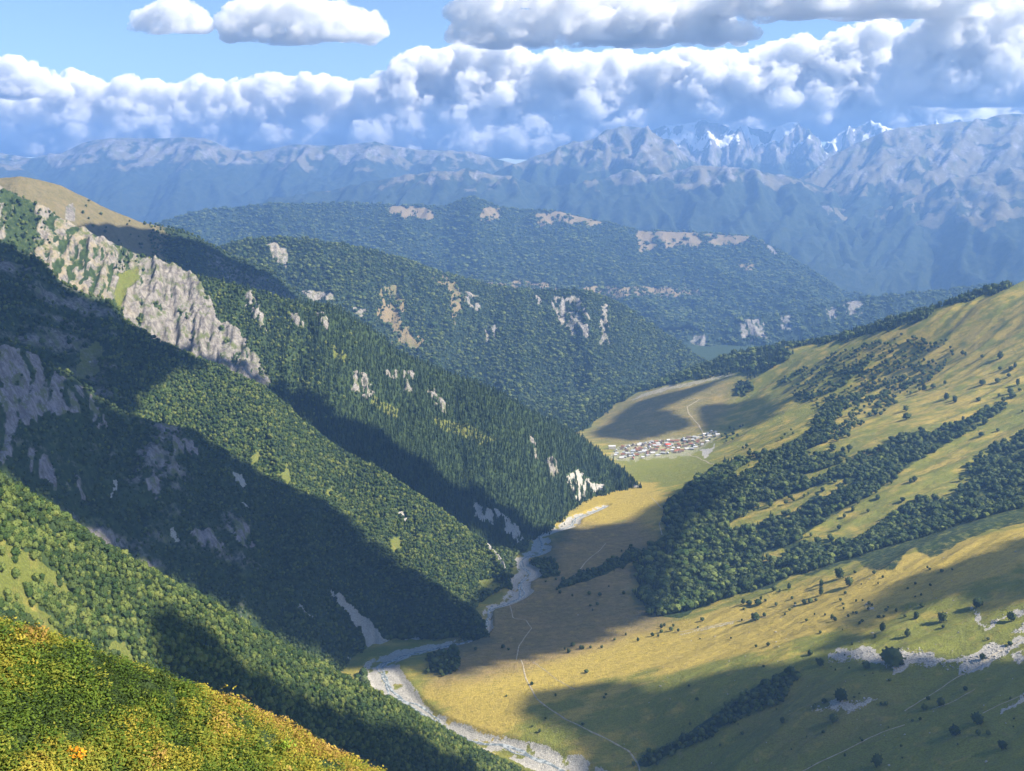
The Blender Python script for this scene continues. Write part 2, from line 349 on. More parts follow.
def _tps(CP, lam):
    n = len(CP); p = CP[:, :2] / 1000.
    r2 = ((p[:, None] - p[None]) ** 2).sum(-1); K = .5 * r2 * np.log(r2 + 1e-12) + lam * np.eye(n)
    A = np.zeros((n + 3, n + 3)); A[:n, :n] = K; A[:n, n] = 1; A[:n, n + 1:] = p; A[n, :n] = 1; A[n + 1:, :n] = p.T
    return p, np.linalg.solve(A, np.r_[CP[:, 2], 0, 0, 0])
TP, TW = _tps(CP, .002)
RIV = [(640, 830, 50), (600, 790, 38), (568, 768, 28), (530, 753, 23), (490, 741, 18), (461, 731, 17), (433, 719, 15), (412, 704, 20), (393, 691, 32), (384, 673, 34), (377, 662, 30), (405, 653, 22), (438, 646, 18), (468, 639, 20), (484, 629, 20), (488, 619, 12),
       (488, 607, 10), (506, 603, 18), (521, 592, 30), (519, 580, 26), (533, 573, 30), (523, 564, 20), (520, 557, 16), (541, 551, 26), (542, 542, 24), (538, 534, 26), (550, 529, 30), (572, 524, 26), (574, 517, 22), (590, 512, 18), (606, 505, 14)]

def zval0(x, y):
    x = np.asarray(x, float); y = np.asarray(y, float); sh = x.shape; x = x.ravel(); y = y.ravel()
    out = np.empty(len(x))
    for a in range(0, len(x), 40000):
        xa = x[a:a + 40000] / 1000; ya = np.minimum(y[a:a + 40000] / 1000, 7.3)
        r2 = (xa[:, None] - TP[:, 0]) ** 2 + (ya[:, None] - TP[:, 1]) ** 2
        out[a:a + 40000] = (.5 * r2 * np.log(r2 + 1e-12)) @ TW[:-3] + TW[-3] + TW[-2] * xa + TW[-1] * ya
    w = sstep(5800, 7200, y)
    out = out * (1 - w) + w * (-1420 - (y - 7200) * .03)
    return out.reshape(sh)

FR = np.array([-.93, -.37]); NR = np.array([.37, -.93])
def znoise(x, y):
    a = x * FR[0] + y * FR[1]; b = x * NR[0] + y * NR[1]
    up = sstep(-120, 350, x - (.20 * (y - 1500) + 180))          # away from the flat valley floor
    g = ridged(b / 260 + .25 * fbm(a / 500, b / 500, 2, 5), a / 1500, 3, 6, .5) - .5
    g2 = ridged(b / 70 + .3 * fbm(a / 160, b / 160, 2, 8), a / 480, 3, 7, .5) - .5
    return (g * 20 * up + g2 * 4.0 * (.15 + .85 * up) + fbm(x / 60, y / 60, 4, 3) * 2.2 * (.4 + up) + fbm(x / 12, y / 12, 2, 4) * .35) * (1 - sstep(5500, 7000, y))

def raypt(px, py, fn, y0=900, y1=6500):
    """where the line of sight through a picture point meets the ground"""
    ys = np.linspace(y0, y1, 900); w = np.array([W(px, py, t) for t in ys])
    d = w[:, 2] - fn(w[:, 0], w[:, 1]); i = np.argmax(d < 0)
    if d[i] >= 0: i = len(ys) - 1
    i = max(i, 1); t = d[i - 1] / (d[i - 1] - d[i] + 1e-9)
    return w[i - 1] * (1 - t) + w[i] * t

_rv = np.array([raypt(p[0], p[1], zval0)[:2] for p in RIV]); _rw = np.array([p[2] for p in RIV], float)
def resample(P, wd_, step, sm=2):
    seg = np.r_[0, np.cumsum(np.linalg.norm(np.diff(P, axis=0), axis=1))]; n = int(seg[-1] / step) + 2
    t = np.linspace(0, seg[-1], n)
    Q = np.stack([np.interp(t, seg, P[:, i]) for i in range(P.shape[1])], -1); w = np.interp(t, seg, wd_)
    for _ in range(sm):
        Q[1:-1] = (Q[:-2] + 2 * Q[1:-1] + Q[2:]) / 4; w[1:-1] = (w[:-2] + 2 * w[1:-1] + w[2:]) / 4
    return Q, w
RV, RWd = resample(_rv, _rw, 12, 6)
def rivdist(x, y):
    sh = x.shape; x = x.ravel(); y = y.ravel(); out = np.full(len(x), 1e4); wd_ = np.full(len(x), 20.)
    near = (y < 4200) & (np.abs(x) < 700)
    ii = np.where(near)[0]
    for a in range(0, len(ii), 30000):
        j = ii[a:a + 30000]; d = (x[j][:, None] - RV[:, 0]) ** 2 + (y[j][:, None] - RV[:, 1]) ** 2
        m = d.argmin(1); out[j] = np.sqrt(d[np.arange(len(j)), m]); wd_[j] = RWd[m]
    return out.reshape(sh), wd_.reshape(sh)
def zval(x, y):
    x = np.asarray(x, float); y = np.asarray(y, float)
    d, w = rivdist(x, y)
    return zval0(x, y) + znoise(x, y) * sstep(0, 90, d - w * .6) - 7 * (1 - sstep(0.75, 1.35, d / w))

us = np.r_[np.linspace(-1.6, -.62, 60, endpoint=False), np.linspace(-.62, .62, 640, endpoint=False), np.linspace(.62, 1.6, 60)]
ys = np.r_[np.linspace(150, 1000, 60, endpoint=False), 1000 * (5.9) ** np.linspace(0, 1, 760, endpoint=False), 5900 * (28500 / 5900) ** np.linspace(0, 1, 90)]
UU, YY = np.meshgrid(us, ys, indexing='ij'); XX = UU * YY
VP = np.stack([XX, YY, zval(XX, YY)], -1)
vpx, vpy = proj(VP)
vcov = np.zeros((*XX.shape, 4)); vtone = np.zeros((*XX.shape, 4)); vtone[..., 0] = .5
vcov[..., 1] = 1.0
def vjit(e, wl):
    return vpx + fbm(vpx / wl, vpy / wl, 3, 177) * e, vpy + fbm(vpx / wl + 5.5, vpy / wl + 2.2, 3, 178) * e
def vpaint(ch, poly, val=1., e=4, wl=14, tone=False):
    jx, jy = vjit(e, wl); m = pip(jx, jy, poly); a = vtone if tone else vcov
    a[..., ch] = np.where(m, val, a[..., ch])
# wooded ground beyond the crest and under the forest
def c7(*p): return [(680 + x * .336, 400 + y * .336) for x, y in p]
def c8(*p): return [(680 + x * .336, 516 + y * .336) for x, y in p]
def c3(*p): return [(570 + x * .2246, 370 + y * .2246) for x, y in p]

F_MAIN = [(636, 595), (640, 560), (668, 535), (664, 508), (690, 485), (715, 468), (740, 458), (770, 450), (790, 440), (815, 425), (824, 405), (850, 400), (835, 425), (826, 445), (848, 464), (882, 450), (898, 437), (935, 434), (966, 420), (992, 407), (1003, 407), (1003, 413), (970, 430), (930, 455), (905, 470), (868, 497), (828, 519), (800, 538), (828, 541), (868, 534), (888, 517), (922, 495), (949, 501), (972, 484), (969, 467), (989, 450), (1040, 428), (1040, 518), (1024, 524), (989, 531), (965, 541), (929, 561), (912, 548), (895, 571), (868, 571), (855, 561), (834, 568), (808, 578), (794, 575), (774, 588), (727, 598), (700, 608), (680, 618), (668, 618), (650, 612)]
CLEAR = [[(724, 529), (761, 504), (828, 484), (845, 479), (841, 487), (814, 501), (791, 516), (764, 523), (734, 531)],
         [(761, 556), (781, 548), (784, 555), (762, 561)], [(777, 568), (791, 565), (787, 575)],
         [(798, 452), (830, 444), (836, 452), (812, 458)], [(795, 478), (830, 466), (836, 470), (808, 482)], c7((140, 215), (200, 180), (260, 160), (250, 175), (170, 225)),
         c7((470, 105), (540, 40), (600, 20), (620, 60), (560, 130), (480, 140))]
F_TOP = [(560, 425), (590, 395), (650, 370), (700, 352), (750, 338), (800, 324), (880, 302), (962, 284), (1030, 268), (1012, 288), (934, 310), (928, 320), (886, 332), (830, 344), (782, 348), (791, 354), (785, 362), (753, 380), (738, 372), (720, 376), (690, 380), (660, 386), (640, 392), (615, 405), (598, 420)]
F_UP = [(773, 385), (800, 370), (845, 350), (915, 335), (955, 345), (950, 362), (925, 385), (898, 402), (870, 420), (850, 440), (826, 445), (822, 410), (800, 402)]
F_RIV = [(556, 589), (562, 580), (590, 570), (618, 558), (632, 547), (644, 551), (640, 560), (605, 574), (572, 586)]
F_STRIP = [(635, 765), (650, 752), (684, 736), (710, 716), (732, 700), (762, 682), (790, 668), (802, 672), (785, 696), (738, 718), (702, 739), (660, 760), (645, 768)]
F_GROVE = [(428, 658), (440, 650), (455, 648), (462, 665), (445, 676), (430, 672)]
F_BANK = [(520, 565), (540, 557), (558, 564), (560, 576), (540, 579), (530, 572)]
F_KNOLL = [(733, 385), (748, 380), (754, 388), (746, 396), (735, 394)]
F_GORGE = [(505, 395), (560, 392), (596, 398), (604, 410), (590, 428), (560, 436), (530, 420)]
WOODS = [F_GORGE, F_MAIN, F_TOP, F_RIV, F_STRIP, F_GROVE, F_BANK, F_KNOLL]
SCREE = [c8((435, 425), (470, 400), (560, 388), (610, 410), (690, 400), (760, 410), (790, 428), (870, 415), (920, 380), (950, 385), (1030, 362), (1030, 378), (945, 425), (880, 462), (820, 470), (835, 440), (700, 445), (640, 462), (600, 440), (520, 425)),
         c8((360, 588), (440, 562), (460, 548), (530, 550), (560, 535), (582, 545), (540, 568), (500, 590), (480, 575), (440, 570), (400, 580)),
         c8((870, 270), (895, 290), (900, 325), (940, 310), (1000, 278), (1030, 285), (1015, 300), (960, 308), (915, 338), (895, 330), (880, 300)),
         c8((985, 345), (1030, 315), (1030, 352)), c8((995, 415), (1030, 400), (1030, 438), (1000, 440)),
         c8((545, 270), (575, 262), (580, 278), (550, 280)), c3((570, 360), (640, 335), (650, 360), (600, 395)), c8((940, 590), (985, 560), (1030, 530), (1030, 545), (985, 575))]
woodm = np.zeros(XX.shape, bool)
jx, jy = vjit(3, 10)
for p in WOODS: woodm |= pip(jx, jy, p)
for p in CLEAR: woodm &= ~pip(jx, jy, p)
vcov[..., 1] = np.where(woodm, .42 - .3 * (vpx < 700), 1.0)
for p in SCREE: vpaint(2, p, .66, 8, 12)
vpaint(2, [(608, 457), (618, 446), (645, 441), (690, 436), (714, 430), (722, 436), (690, 456), (655, 459), (620, 462)], .46, 3, 6)
for p in [c8((0, 350), (160, 312), (165, 320), (0, 356)), c3((440, 70), (520, 55), (640, 30), (730, 10), (735, 22), (640, 45), (540, 72), (450, 85), (270, 138), (275, 128), (340, 100))]: vpaint(2, p, .48, 1.5, 8)
BROWN = [(440, 645), (505, 600), (560, 530), (640, 520), (668, 535), (640, 560), (636, 600), (680, 620), (560, 660), (430, 690)]
vpaint(1, BROWN, .55, 1, 8, 30, True) if False else vpaint(1, BROWN, .75, 10, 30, True)
vpaint(1, [(580, 440), (600, 415), (640, 392), (735, 375), (740, 395), (700, 440), (640, 450)], .55, 5, 20, True)
vpaint(1, c8((120, 620), (350, 480), (680, 520), (600, 640), (300, 740)), .25, 12, 30, True)
vpaint(0, [(420, 690), (560, 645), (680, 622), (800, 590), (900, 560), (1030, 525), (1030, 560), (900, 610), (760, 650), (600, 680), (480, 735)], .72, 8, 30, True)
vpaint(0, [(560, 525), (600, 490), (660, 480), (665, 520)], .72, 6, 20, True)
vpaint(0, [(640, 455), (700, 455), (720, 465), (670, 490), (640, 480)], .34, 4, 20, True)
vpaint(0, [(870, 330), (1030, 290), (1030, 400), (940, 420), (830, 440)], .56, 8, 30, True)
vpaint(0, [(640, 771), (700, 690), (860, 640), (1030, 600), (1030, 780), (640, 780)], .36, 8, 30, True)
# the far lowland beyond the ridge is wooded
far_m = sstep(5300, 6200, YY); vcov[..., 1] = vcov[..., 1] * (1 - far_m) + far_m * np.clip(.25 + .5 * fbm(XX / 700, YY / 700, 3, 5), 0, 1)
rd, rw = rivdist(XX, YY)
vcov[..., 2] = np.maximum(vcov[..., 2], .70 * (1 - sstep(.9, 1.15, rd / rw / (1.18 + .38 * fbm(XX / 45, YY / 45, 3, 401)))))
vcov[..., 2] *= 1 - .55 * (rd < rw * 1.2) * sstep(.15, .32, fbm(XX / 26, YY / 40, 3, 402))
vtone[:] = blur(vtone, 40); vcov[..., 1] = blur(vcov[..., 1], 2)
gro = grid_mesh('ground', VP, {'cover': vcov, 'tone': vtone})
tag(link('ground', gro, None, M_RIGHT), kind='structure')

# ------------------------------------------------------------------ land cover of the spurs
def wild(s, base, amp, ch=0, wl=60, st=None):
    n = fbm(s.P[..., 0] / wl, s.P[..., 2] / wl * .5 + s.P[..., 1] / wl, 4, s.seed + 3)
    s.cover[..., ch] = np.clip(s.cover[..., ch] + base + amp * n, 0, 1)
# near wooded spur
L1.paint(1, [(-30, 528), (0, 538), (40, 560), (78, 592), (60, 596), (34, 578), (26, 590), (60, 632), (90, 665), (70, 665), (30, 620), (0, 600), (-30, 590)], .95, 4)
L1.tone[..., 0] = .35
L1.paint(0, [(5, 583), (30, 592), (60, 620), (50, 625), (10, 596)], .5, 3, tone=True)
L1.paint(1, [(100, 640), (125, 640), (150, 690), (140, 690)], .7, 3)
# dark rocky spur
L2.cover[..., 0] = np.clip(.30 + .55 * fbm(L2.P[..., 0] / 110, L2.P[..., 1] / 110 + L2.P[..., 2] / 70, 4, 5) + .8 * (L2.gl - .5) * .35 + .06, 0, .68)
L2.cover[..., 0] *= 1 - .75 * sstep(150, 420, L2.px)
for p in [[(0, 345), (40, 360), (55, 390), (30, 430), (0, 440)], [(55, 372), (98, 402), (112, 425), (90, 425), (70, 410), (40, 420)], [(0, 430), (12, 425), (12, 455), (0, 470)], [(25, 450), (45, 460), (60, 490), (35, 480)],
          [(190, 530), (215, 535), (225, 550), (200, 550)], [(228, 528), (250, 525), (255, 548), (240, 548)], [(170, 438), (192, 440), (200, 455), (178, 458)], [(140, 470), (160, 478), (158, 500), (145, 490)], [(75, 470), (88, 500), (75, 505), (66, 480)]]:
    L2.paint(0, p, .78, 9, streak=5, bias=.05)
for p in [[(326, 588), (338, 594), (352, 606), (372, 622), (384, 638), (400, 640), (425, 636), (430, 650), (385, 660), (368, 655), (366, 640), (350, 618)], [(345, 655), (368, 665), (398, 690), (380, 695), (360, 680)], [(290, 602), (297, 603), (312, 618), (304, 616)],
          [(113, 482), (118, 480), (114, 500), (110, 500)], [(168, 528), (174, 528), (180, 542), (173, 542)], [(232, 470), (243, 476), (247, 492), (238, 486)], [(240, 498), (246, 502), (254, 512), (246, 508)]]:
    L2.paint(2, p, .75, 4, 10, streak=4, bias=.25)
L2.tone[..., 2] = .15
# sunlit wooded spur with the shaded upper part
L3.cover[..., 0] = np.clip(.42 + .55 * fbm(L3.P[..., 0] / 90, L3.P[..., 1] / 90 + L3.P[..., 2] / 60, 4, 8), 0, .62) * (1 - sstep(95, 160, L3.px))
for p in [[(76, 378), (80, 350), (96, 340), (104, 350), (98, 372), (86, 380)], [(248, 458), (262, 448), (262, 460), (252, 468)], [(280, 475), (288, 460), (292, 478), (288, 488)], [(325, 490), (336, 484), (330, 498)], [(388, 538), (404, 536), (402, 552), (390, 552)], [(478, 579), (500, 577), (498, 588), (482, 591)]]:
    L3.paint(1, p, .95, 3)
for p in [[(478, 533), (500, 540), (518, 552), (515, 572), (505, 572), (492, 552)], [(398, 512), (402, 510), (408, 522), (404, 524)], [(470, 600), (500, 598), (500, 606), (470, 608)]]: L3.paint(2, p, .68, 3, 10)
L3.tone[..., 0] = .3
# cliff ridge
CL_A = [(-100, 120), (0, 180), (30, 196), (66, 218), (110, 238), (136, 252), (142, 262), (138, 280), (126, 306), (105, 312), (50, 290), (-100, 240)]
CL_B = [(142, 262), (160, 256), (188, 268), (206, 292), (220, 322), (240, 332), (252, 352), (272, 384), (258, 400), (200, 372), (140, 345), (112, 312), (134, 288)]
L4.paint(0, CL_A, .80, 9, streak=4, bias=.02); L4.paint(0, CL_B, .92, 7, streak=4, bias=.22)
L4.cover[..., 0] -= .45 * sstep(.35, .15, L4.gl) * (L4.cover[..., 0] > .5) * (L4.px < 142)
L4.paint(1, [(120, 275), (138, 268), (140, 280), (128, 292), (120, 312), (114, 300)], .95, 2)
L4.paint(0, [(120, 275), (138, 268), (140, 280), (128, 292), (120, 312), (114, 300)], .1, 2)
L4.tone[..., 0] = .2
L4.tone[..., 2] = np.clip((150 - L4.px) / 60, 0, 1) * .9 + .05
for p in [[(243, 296), (252, 292), (264, 318), (266, 332), (256, 324)], [(288, 312), (300, 314), (304, 330), (294, 324)], [(315, 312), (328, 318), (332, 334), (320, 328)], [(355, 372), (366, 376), (374, 395), (362, 402), (352, 388)], [(404, 371), (414, 372), (411, 396), (405, 392)], [(425, 386), (436, 390), (447, 406), (446, 418), (440, 408), (430, 398)],
          [(386, 370), (398, 374), (396, 380), (386, 378)], [(432, 334), (440, 338), (440, 350)], [(545, 462), (556, 458), (560, 476), (552, 480)], [(528, 432), (533, 436), (540, 462), (534, 458)]]: L4.paint(0, p, .9, 5, 8, streak=4); L4.paint(2, p, .42, 5, 8, streak=4)
for p in [[(566, 474), (578, 470), (590, 480), (606, 484), (606, 490), (590, 494), (578, 500), (572, 490)], [(498, 512), (512, 520), (530, 545), (520, 548), (506, 532)], [(628, 478), (634, 480), (640, 488), (632, 490)], [(470, 500), (500, 512), (498, 528), (478, 518)]]: L4.paint(2, p, .72, 5, 8, streak=5)
for p in [[(375, 395), (400, 410), (395, 420), (370, 405)], [(430, 415), (470, 425), (500, 440), (480, 445), (440, 428)], [(330, 345), (345, 350), (350, 365), (335, 358)]]: L4.paint(1, p, .62, 4)
# shoulder behind the cliffs
L5.cover[..., 1] = np.clip(1.0 - .75 * sstep(120, 190, L5.px), 0, 1); L5.tone[..., 0] = .18; L5.tone[..., 1] = .45
L5.cover[..., 0] = .5 * sstep(185, 215, L5.px) * sstep(40, 110, L5.D[None, :] * np.ones_like(L5.px))
L5.paint(0, [(64, 206), (74, 202), (76, 222), (66, 220)], .9, 2)
# mid wooded ridge
for p in [[(383, 284), (396, 284), (404, 303), (400, 319), (424, 339), (418, 350), (393, 344), (392, 330), (376, 316)], [(430, 272), (453, 280), (467, 293), (464, 306), (455, 325), (450, 312), (453, 299), (440, 284)]]: L6.paint(1, p, .85, 7, 12, streak=5, bias=.12); L6.paint(0, p, .6, 7, 12, tone=True)
for p in [[(551, 294), (580, 297), (590, 316), (587, 340), (572, 334), (556, 322)]]: L6.paint(0, p, .85, 6, 10, streak=3, bias=-.05); L6.paint(2, p, .45, 6, 10, streak=3, bias=-.05)
for p in [[(601, 304), (608, 304), (608, 348), (600, 344)], [(265, 243), (278, 243), (288, 256), (288, 268), (274, 262)], [(536, 296), (542, 297), (540, 308), (537, 306)], [(490, 325), (496, 326), (496, 340), (491, 336)], [(466, 292), (478, 295), (480, 312), (468, 308)], [(482, 325), (488, 336), (494, 350), (486, 344)], [(300, 292), (330, 292), (334, 302), (308, 300)], [(355, 306), (366, 310), (364, 320), (356, 316)]]:
    L6.paint(0, p, .85, 5, 10, streak=3, bias=.1); L6.paint(2, p, .42, 5, 10, streak=3, bias=.1)
L6.tone[..., 2] = .5
# blue ridge
for p in [[(386, 210), (394, 206), (405, 203), (436, 212), (432, 219), (398, 217)], [(479, 209), (503, 206), (499, 220), (481, 222)], [(533, 214), (570, 211), (605, 219), (602, 227), (566, 222), (542, 227)], [(635, 229), (760, 236), (764, 243), (700, 245), (655, 248), (640, 256)]]: L7.paint(1, p, .9, 5, 12, streak=4, bias=.15); L7.paint(0, p, .7, 5, 12, tone=True)
for p in [[(762, 241), (772, 246), (782, 258), (772, 254)]]: L7.paint(0, p, .9, 2)
for p in [[(578, 287), (640, 286), (695, 287), (692, 297), (590, 298)], [(735, 264), (752, 262), (758, 270), (742, 270)], [(690, 290), (706, 288), (700, 296)], [(440, 286), (520, 280), (560, 284), (556, 290), (450, 292)]]: L7.paint(1, p, .66, 4, 14); L7.paint(0, p, .8, 3, tone=True)
for p in [[(738, 322), (756, 318), (768, 322), (766, 338), (742, 342)], [(780, 316), (792, 314), (790, 330), (782, 330)], [(826, 312), (836, 310), (834, 322), (828, 320)], [(845, 302), (855, 299), (864, 304), (862, 314), (848, 314)], [(690, 335), (706, 335), (704, 355), (694, 352)]]:
    L7B.paint(0, p, .85, 6, 8, streak=3, bias=.05); L7B.paint(2, p, .42, 6, 8, streak=3, bias=.05)
def farcover(s, z0, z1, rock=.5, grass=.6, snow=None, wl=700, amp=1.5):  # woods and grass by height; patch contrast stands in for cloud shadows
    h = s.P[..., 2]; t = sstep(z0, z1, h + 260 * fbm(s.P[..., 0] / wl, s.P[..., 1] / wl, 4, 5))
    n = fbm(s.P[..., 0] / wl * 1.7, s.P[..., 1] / wl * 1.7, 4, 15)
    s.cover[..., 1] = np.clip(t * (grass + amp * n), 0, 1); s.cover[..., 0] = np.clip(t * (rock + .9 * fbm(s.P[..., 0] / wl * 3, h / wl * 4, 4, 25)), 0, 1)
    s.tone[..., 0] = .7
    if snow is not None:
        s.cover[..., 3] = np.clip(sstep(snow, snow + 500, h) * (.74 + 1.3 * fbm(s.P[..., 0] / 500, s.P[..., 1] / 500, 4, 35) - .9 * s.steep), 0, 1)
farcover(F1, -500, 100); farcover(F2, -300, 500); farcover(F3, 0, 400, .8, .2, 250); farcover(F4, -600, 0, .4, .8); farcover(F5, -950, -450, .35, .75); farcover(F6, -200, 500); farcover(F7, -200, 500)

L4.crag(24, 24); L2.crag(15, 26); L6.crag(26, 40)
L4.cover[..., 0] = np.where(L4.cover[..., 0] > .5, L4.cover[..., 0] - (.34 + .22 * (L4.px < 145)) * sstep(.30, -.15, L4.cg), L4.cover[..., 0])
for s, m, l in [(L0, M_NEAR, 'hill'), (L1, M_NEAR, 'hill'), (L2, M_ROCKY, 'hill'), (L3, M_NEAR, 'hill'), (L4, M_NEAR, 'mountain'), (L5, M_MID, 'mountain'), (L6, M_MID, 'mountain'), (L7, M_MID, 'mountain'), (L7B, M_MID, 'hill'),
                (F1, M_FAR, 'mountain'), (F2, M_FAR, 'mountain'), (F3, M_FAR, 'mountain'), (F4, M_FAR, 'mountain'), (F5, M_FAR, 'mountain'), (F6, M_FAR, 'mountain'), (F7, M_FAR, 'mountain')]:
    s.build(l, m, None)

# ------------------------------------------------------------------ tree shapes
def leaf_mat(name, a, b, rnd=.5):
    k = N(name); oi = k.n('ShaderNodeObjectInfo').outputs['Random']
    k.put(k.b.inputs['Base Color'], k.mix(k.ramp(oi, 0, 1), a, b))
    k.b.inputs['Roughness'].default_value = .8
    tr = k.n('ShaderNodeBsdfTranslucent'); k.put(tr.inputs[0], tuple(c * 1.1 for c in b))
    mx = k.n('ShaderNodeMixShader'); mx.inputs[0].default_value = .18
    out = k.t.nodes['Material Output']
    k.t.links.new(k.b.outputs[0], mx.inputs[1]); k.t.links.new(tr.outputs[0], mx.inputs[2]); k.t.links.new(mx.outputs[0], out.inputs[0])
    return k.m
M_BROAD = leaf_mat('broadleaf_foliage', (.040, .075, .018), (.135, .170, .042))
M_BROAD_R = leaf_mat('slope_foliage', (.030, .055, .018), (.095, .125, .042))
M_CONIF = leaf_mat('conifer_foliage', (.018, .038, .018), (.045, .072, .028))
M_BARK = N('bark'); M_BARK.put(M_BARK.b.inputs['Base Color'], (.10, .075, .055)); M_BARK = M_BARK.m

def bm_mesh(name, bm, mat):
    me = bpy.data.meshes.new(name); bm.to_mesh(me); bm.free(); me.materials.append(mat); return me

def leafcards(bm, rng, n, fn, size):
    for _ in range(n):
        c, nn = fn(rng); a = Vector((rng.gauss(0, 1), rng.gauss(0, 1), rng.gauss(0, 1))) + nn * 1.3; a.normalize()
        t = a.orthogonal().normalized(); t.rotate(__import__('mathutils').Quaternion(a, rng.uniform(0, 6.28))); b = a.cross(t)
        q = size * rng.uniform(.6, 1.3)
        vv = [bm.verts.new(c + t * q + b * q * .2), bm.verts.new(c + b * q), bm.verts.new(c - t * q * .9), bm.verts.new(c - b * q * .8 + t * .2 * q)]
        bm.faces.new(vv)

def crown_mesh(name, seed, mat, cards=110, w=.40, sub=2, trunk=True, cb=.22):
    rng = random.Random(seed); bm = bmesh.new()
    bmesh.ops.create_icosphere(bm, subdivisions=sub, radius=1)
    off = Vector((seed * 3.1, 1.7, 9))
    for v in bm.verts:
        d = 1 + .38 * mnoise.noise(v.co * 1.6 + off) + .22 * mnoise.noise(v.co * 4 + off)
        v.co = Vector((v.co.x * w * d, v.co.y * w * d, cb + (1 - cb) * .5 + v.co.z * (1 - cb) * .5 * d))
    core = [v.co.copy() for v in bm.verts]
    cen = Vector((0, 0, .6))
    def fn(r):
        p = r.choice(core); nn = (p - cen).normalized(); return p + nn * r.uniform(-.03, .06), nn
    leafcards(bm, rng, cards, fn, .075)
    if trunk:
        r = bmesh.ops.create_cone(bm, segments=5, radius1=.035, radius2=.015, depth=.5, cap_ends=False)
        for v in r['verts']: v.co.z += .22
    return bm_mesh(name, bm, mat)

def conifer_mesh(name, seed, mat, w=.19):
    rng = random.Random(seed); bm = bmesh.new(); T = 7
    for k in range(T):
        z0 = .08 + k * .125; z1 = z0 + .24 * (1 - k * .03); r = w * (1 - k / (T + .4)) * rng.uniform(.85, 1.15)
        if k == T - 1: z1 = 1.0
        top = bm.verts.new((rng.uniform(-.01, .01), rng.uniform(-.01, .01), z1)); n = 9; ring = []
        for i in range(n):
            a = 6.283 * i / n + rng.uniform(-.2, .2); rr = r * (1.15 if i % 2 else .72) * rng.uniform(.85, 1.15)
            ring.append(bm.verts.new((math.cos(a) * rr, math.sin(a) * rr, z0 + rng.uniform(-.02, .02))))
        for i in range(n): bm.faces.new((ring[i], ring[(i + 1) % n], top))
    r = bmesh.ops.create_cone(bm, segments=5, radius1=.02, radius2=.01, depth=.2, cap_ends=False)
    for v in r['verts']: v.co.z += .05
    return bm_mesh(name, bm, mat)

def proto_coll(name, meshes):
    c = bpy.data.collections.new(name)
    for i, me in enumerate(meshes):
        c.objects.link(bpy.data.objects.new('%s_%02d' % (name, i), me))
    return c
M_BD = leaf_mat('dark_foliage', (.026, .052, .016), (.065, .095, .028)); M_BL = leaf_mat('light_foliage', (.075, .115, .028), (.155, .18, .045))
PC_BROAD = proto_coll('broadleaf_kinds', [crown_mesh('broadleaf', i, (M_BD, M_BROAD, M_BL)[i % 3], w=[.40, .34, .44, .38, .32, .36, .42, .30, .46][i], cb=[.2, .12, .25][i // 3]) for i in range(9)])
PC_RIGHT = proto_coll('slope_tree_kinds', [crown_mesh('slope_tree', 10 + i, (M_BD, M_BROAD_R, M_BROAD)[i % 3], w=[.40, .36, .44, .34, .42, .30, .38, .46, .33][i], cb=[.2, .12, .08][i // 3]) for i in range(9)])
PC_CONIF = proto_coll('conifer_kinds', [conifer_mesh('conifer', 20 + i, M_CONIF, w=[.19, .22, .16][i]) for i in range(3)])
PC_MIX = proto_coll('mixed_kinds', [conifer_mesh('conifer', 30, M_CONIF, .2), conifer_mesh('conifer', 31, M_CONIF, .24), conifer_mesh('conifer', 33, M_CONIF, .17), crown_mesh('broadleaf', 32, M_BROAD, w=.4), crown_mesh('broadleaf', 34, M_BROAD_R, w=.36)])

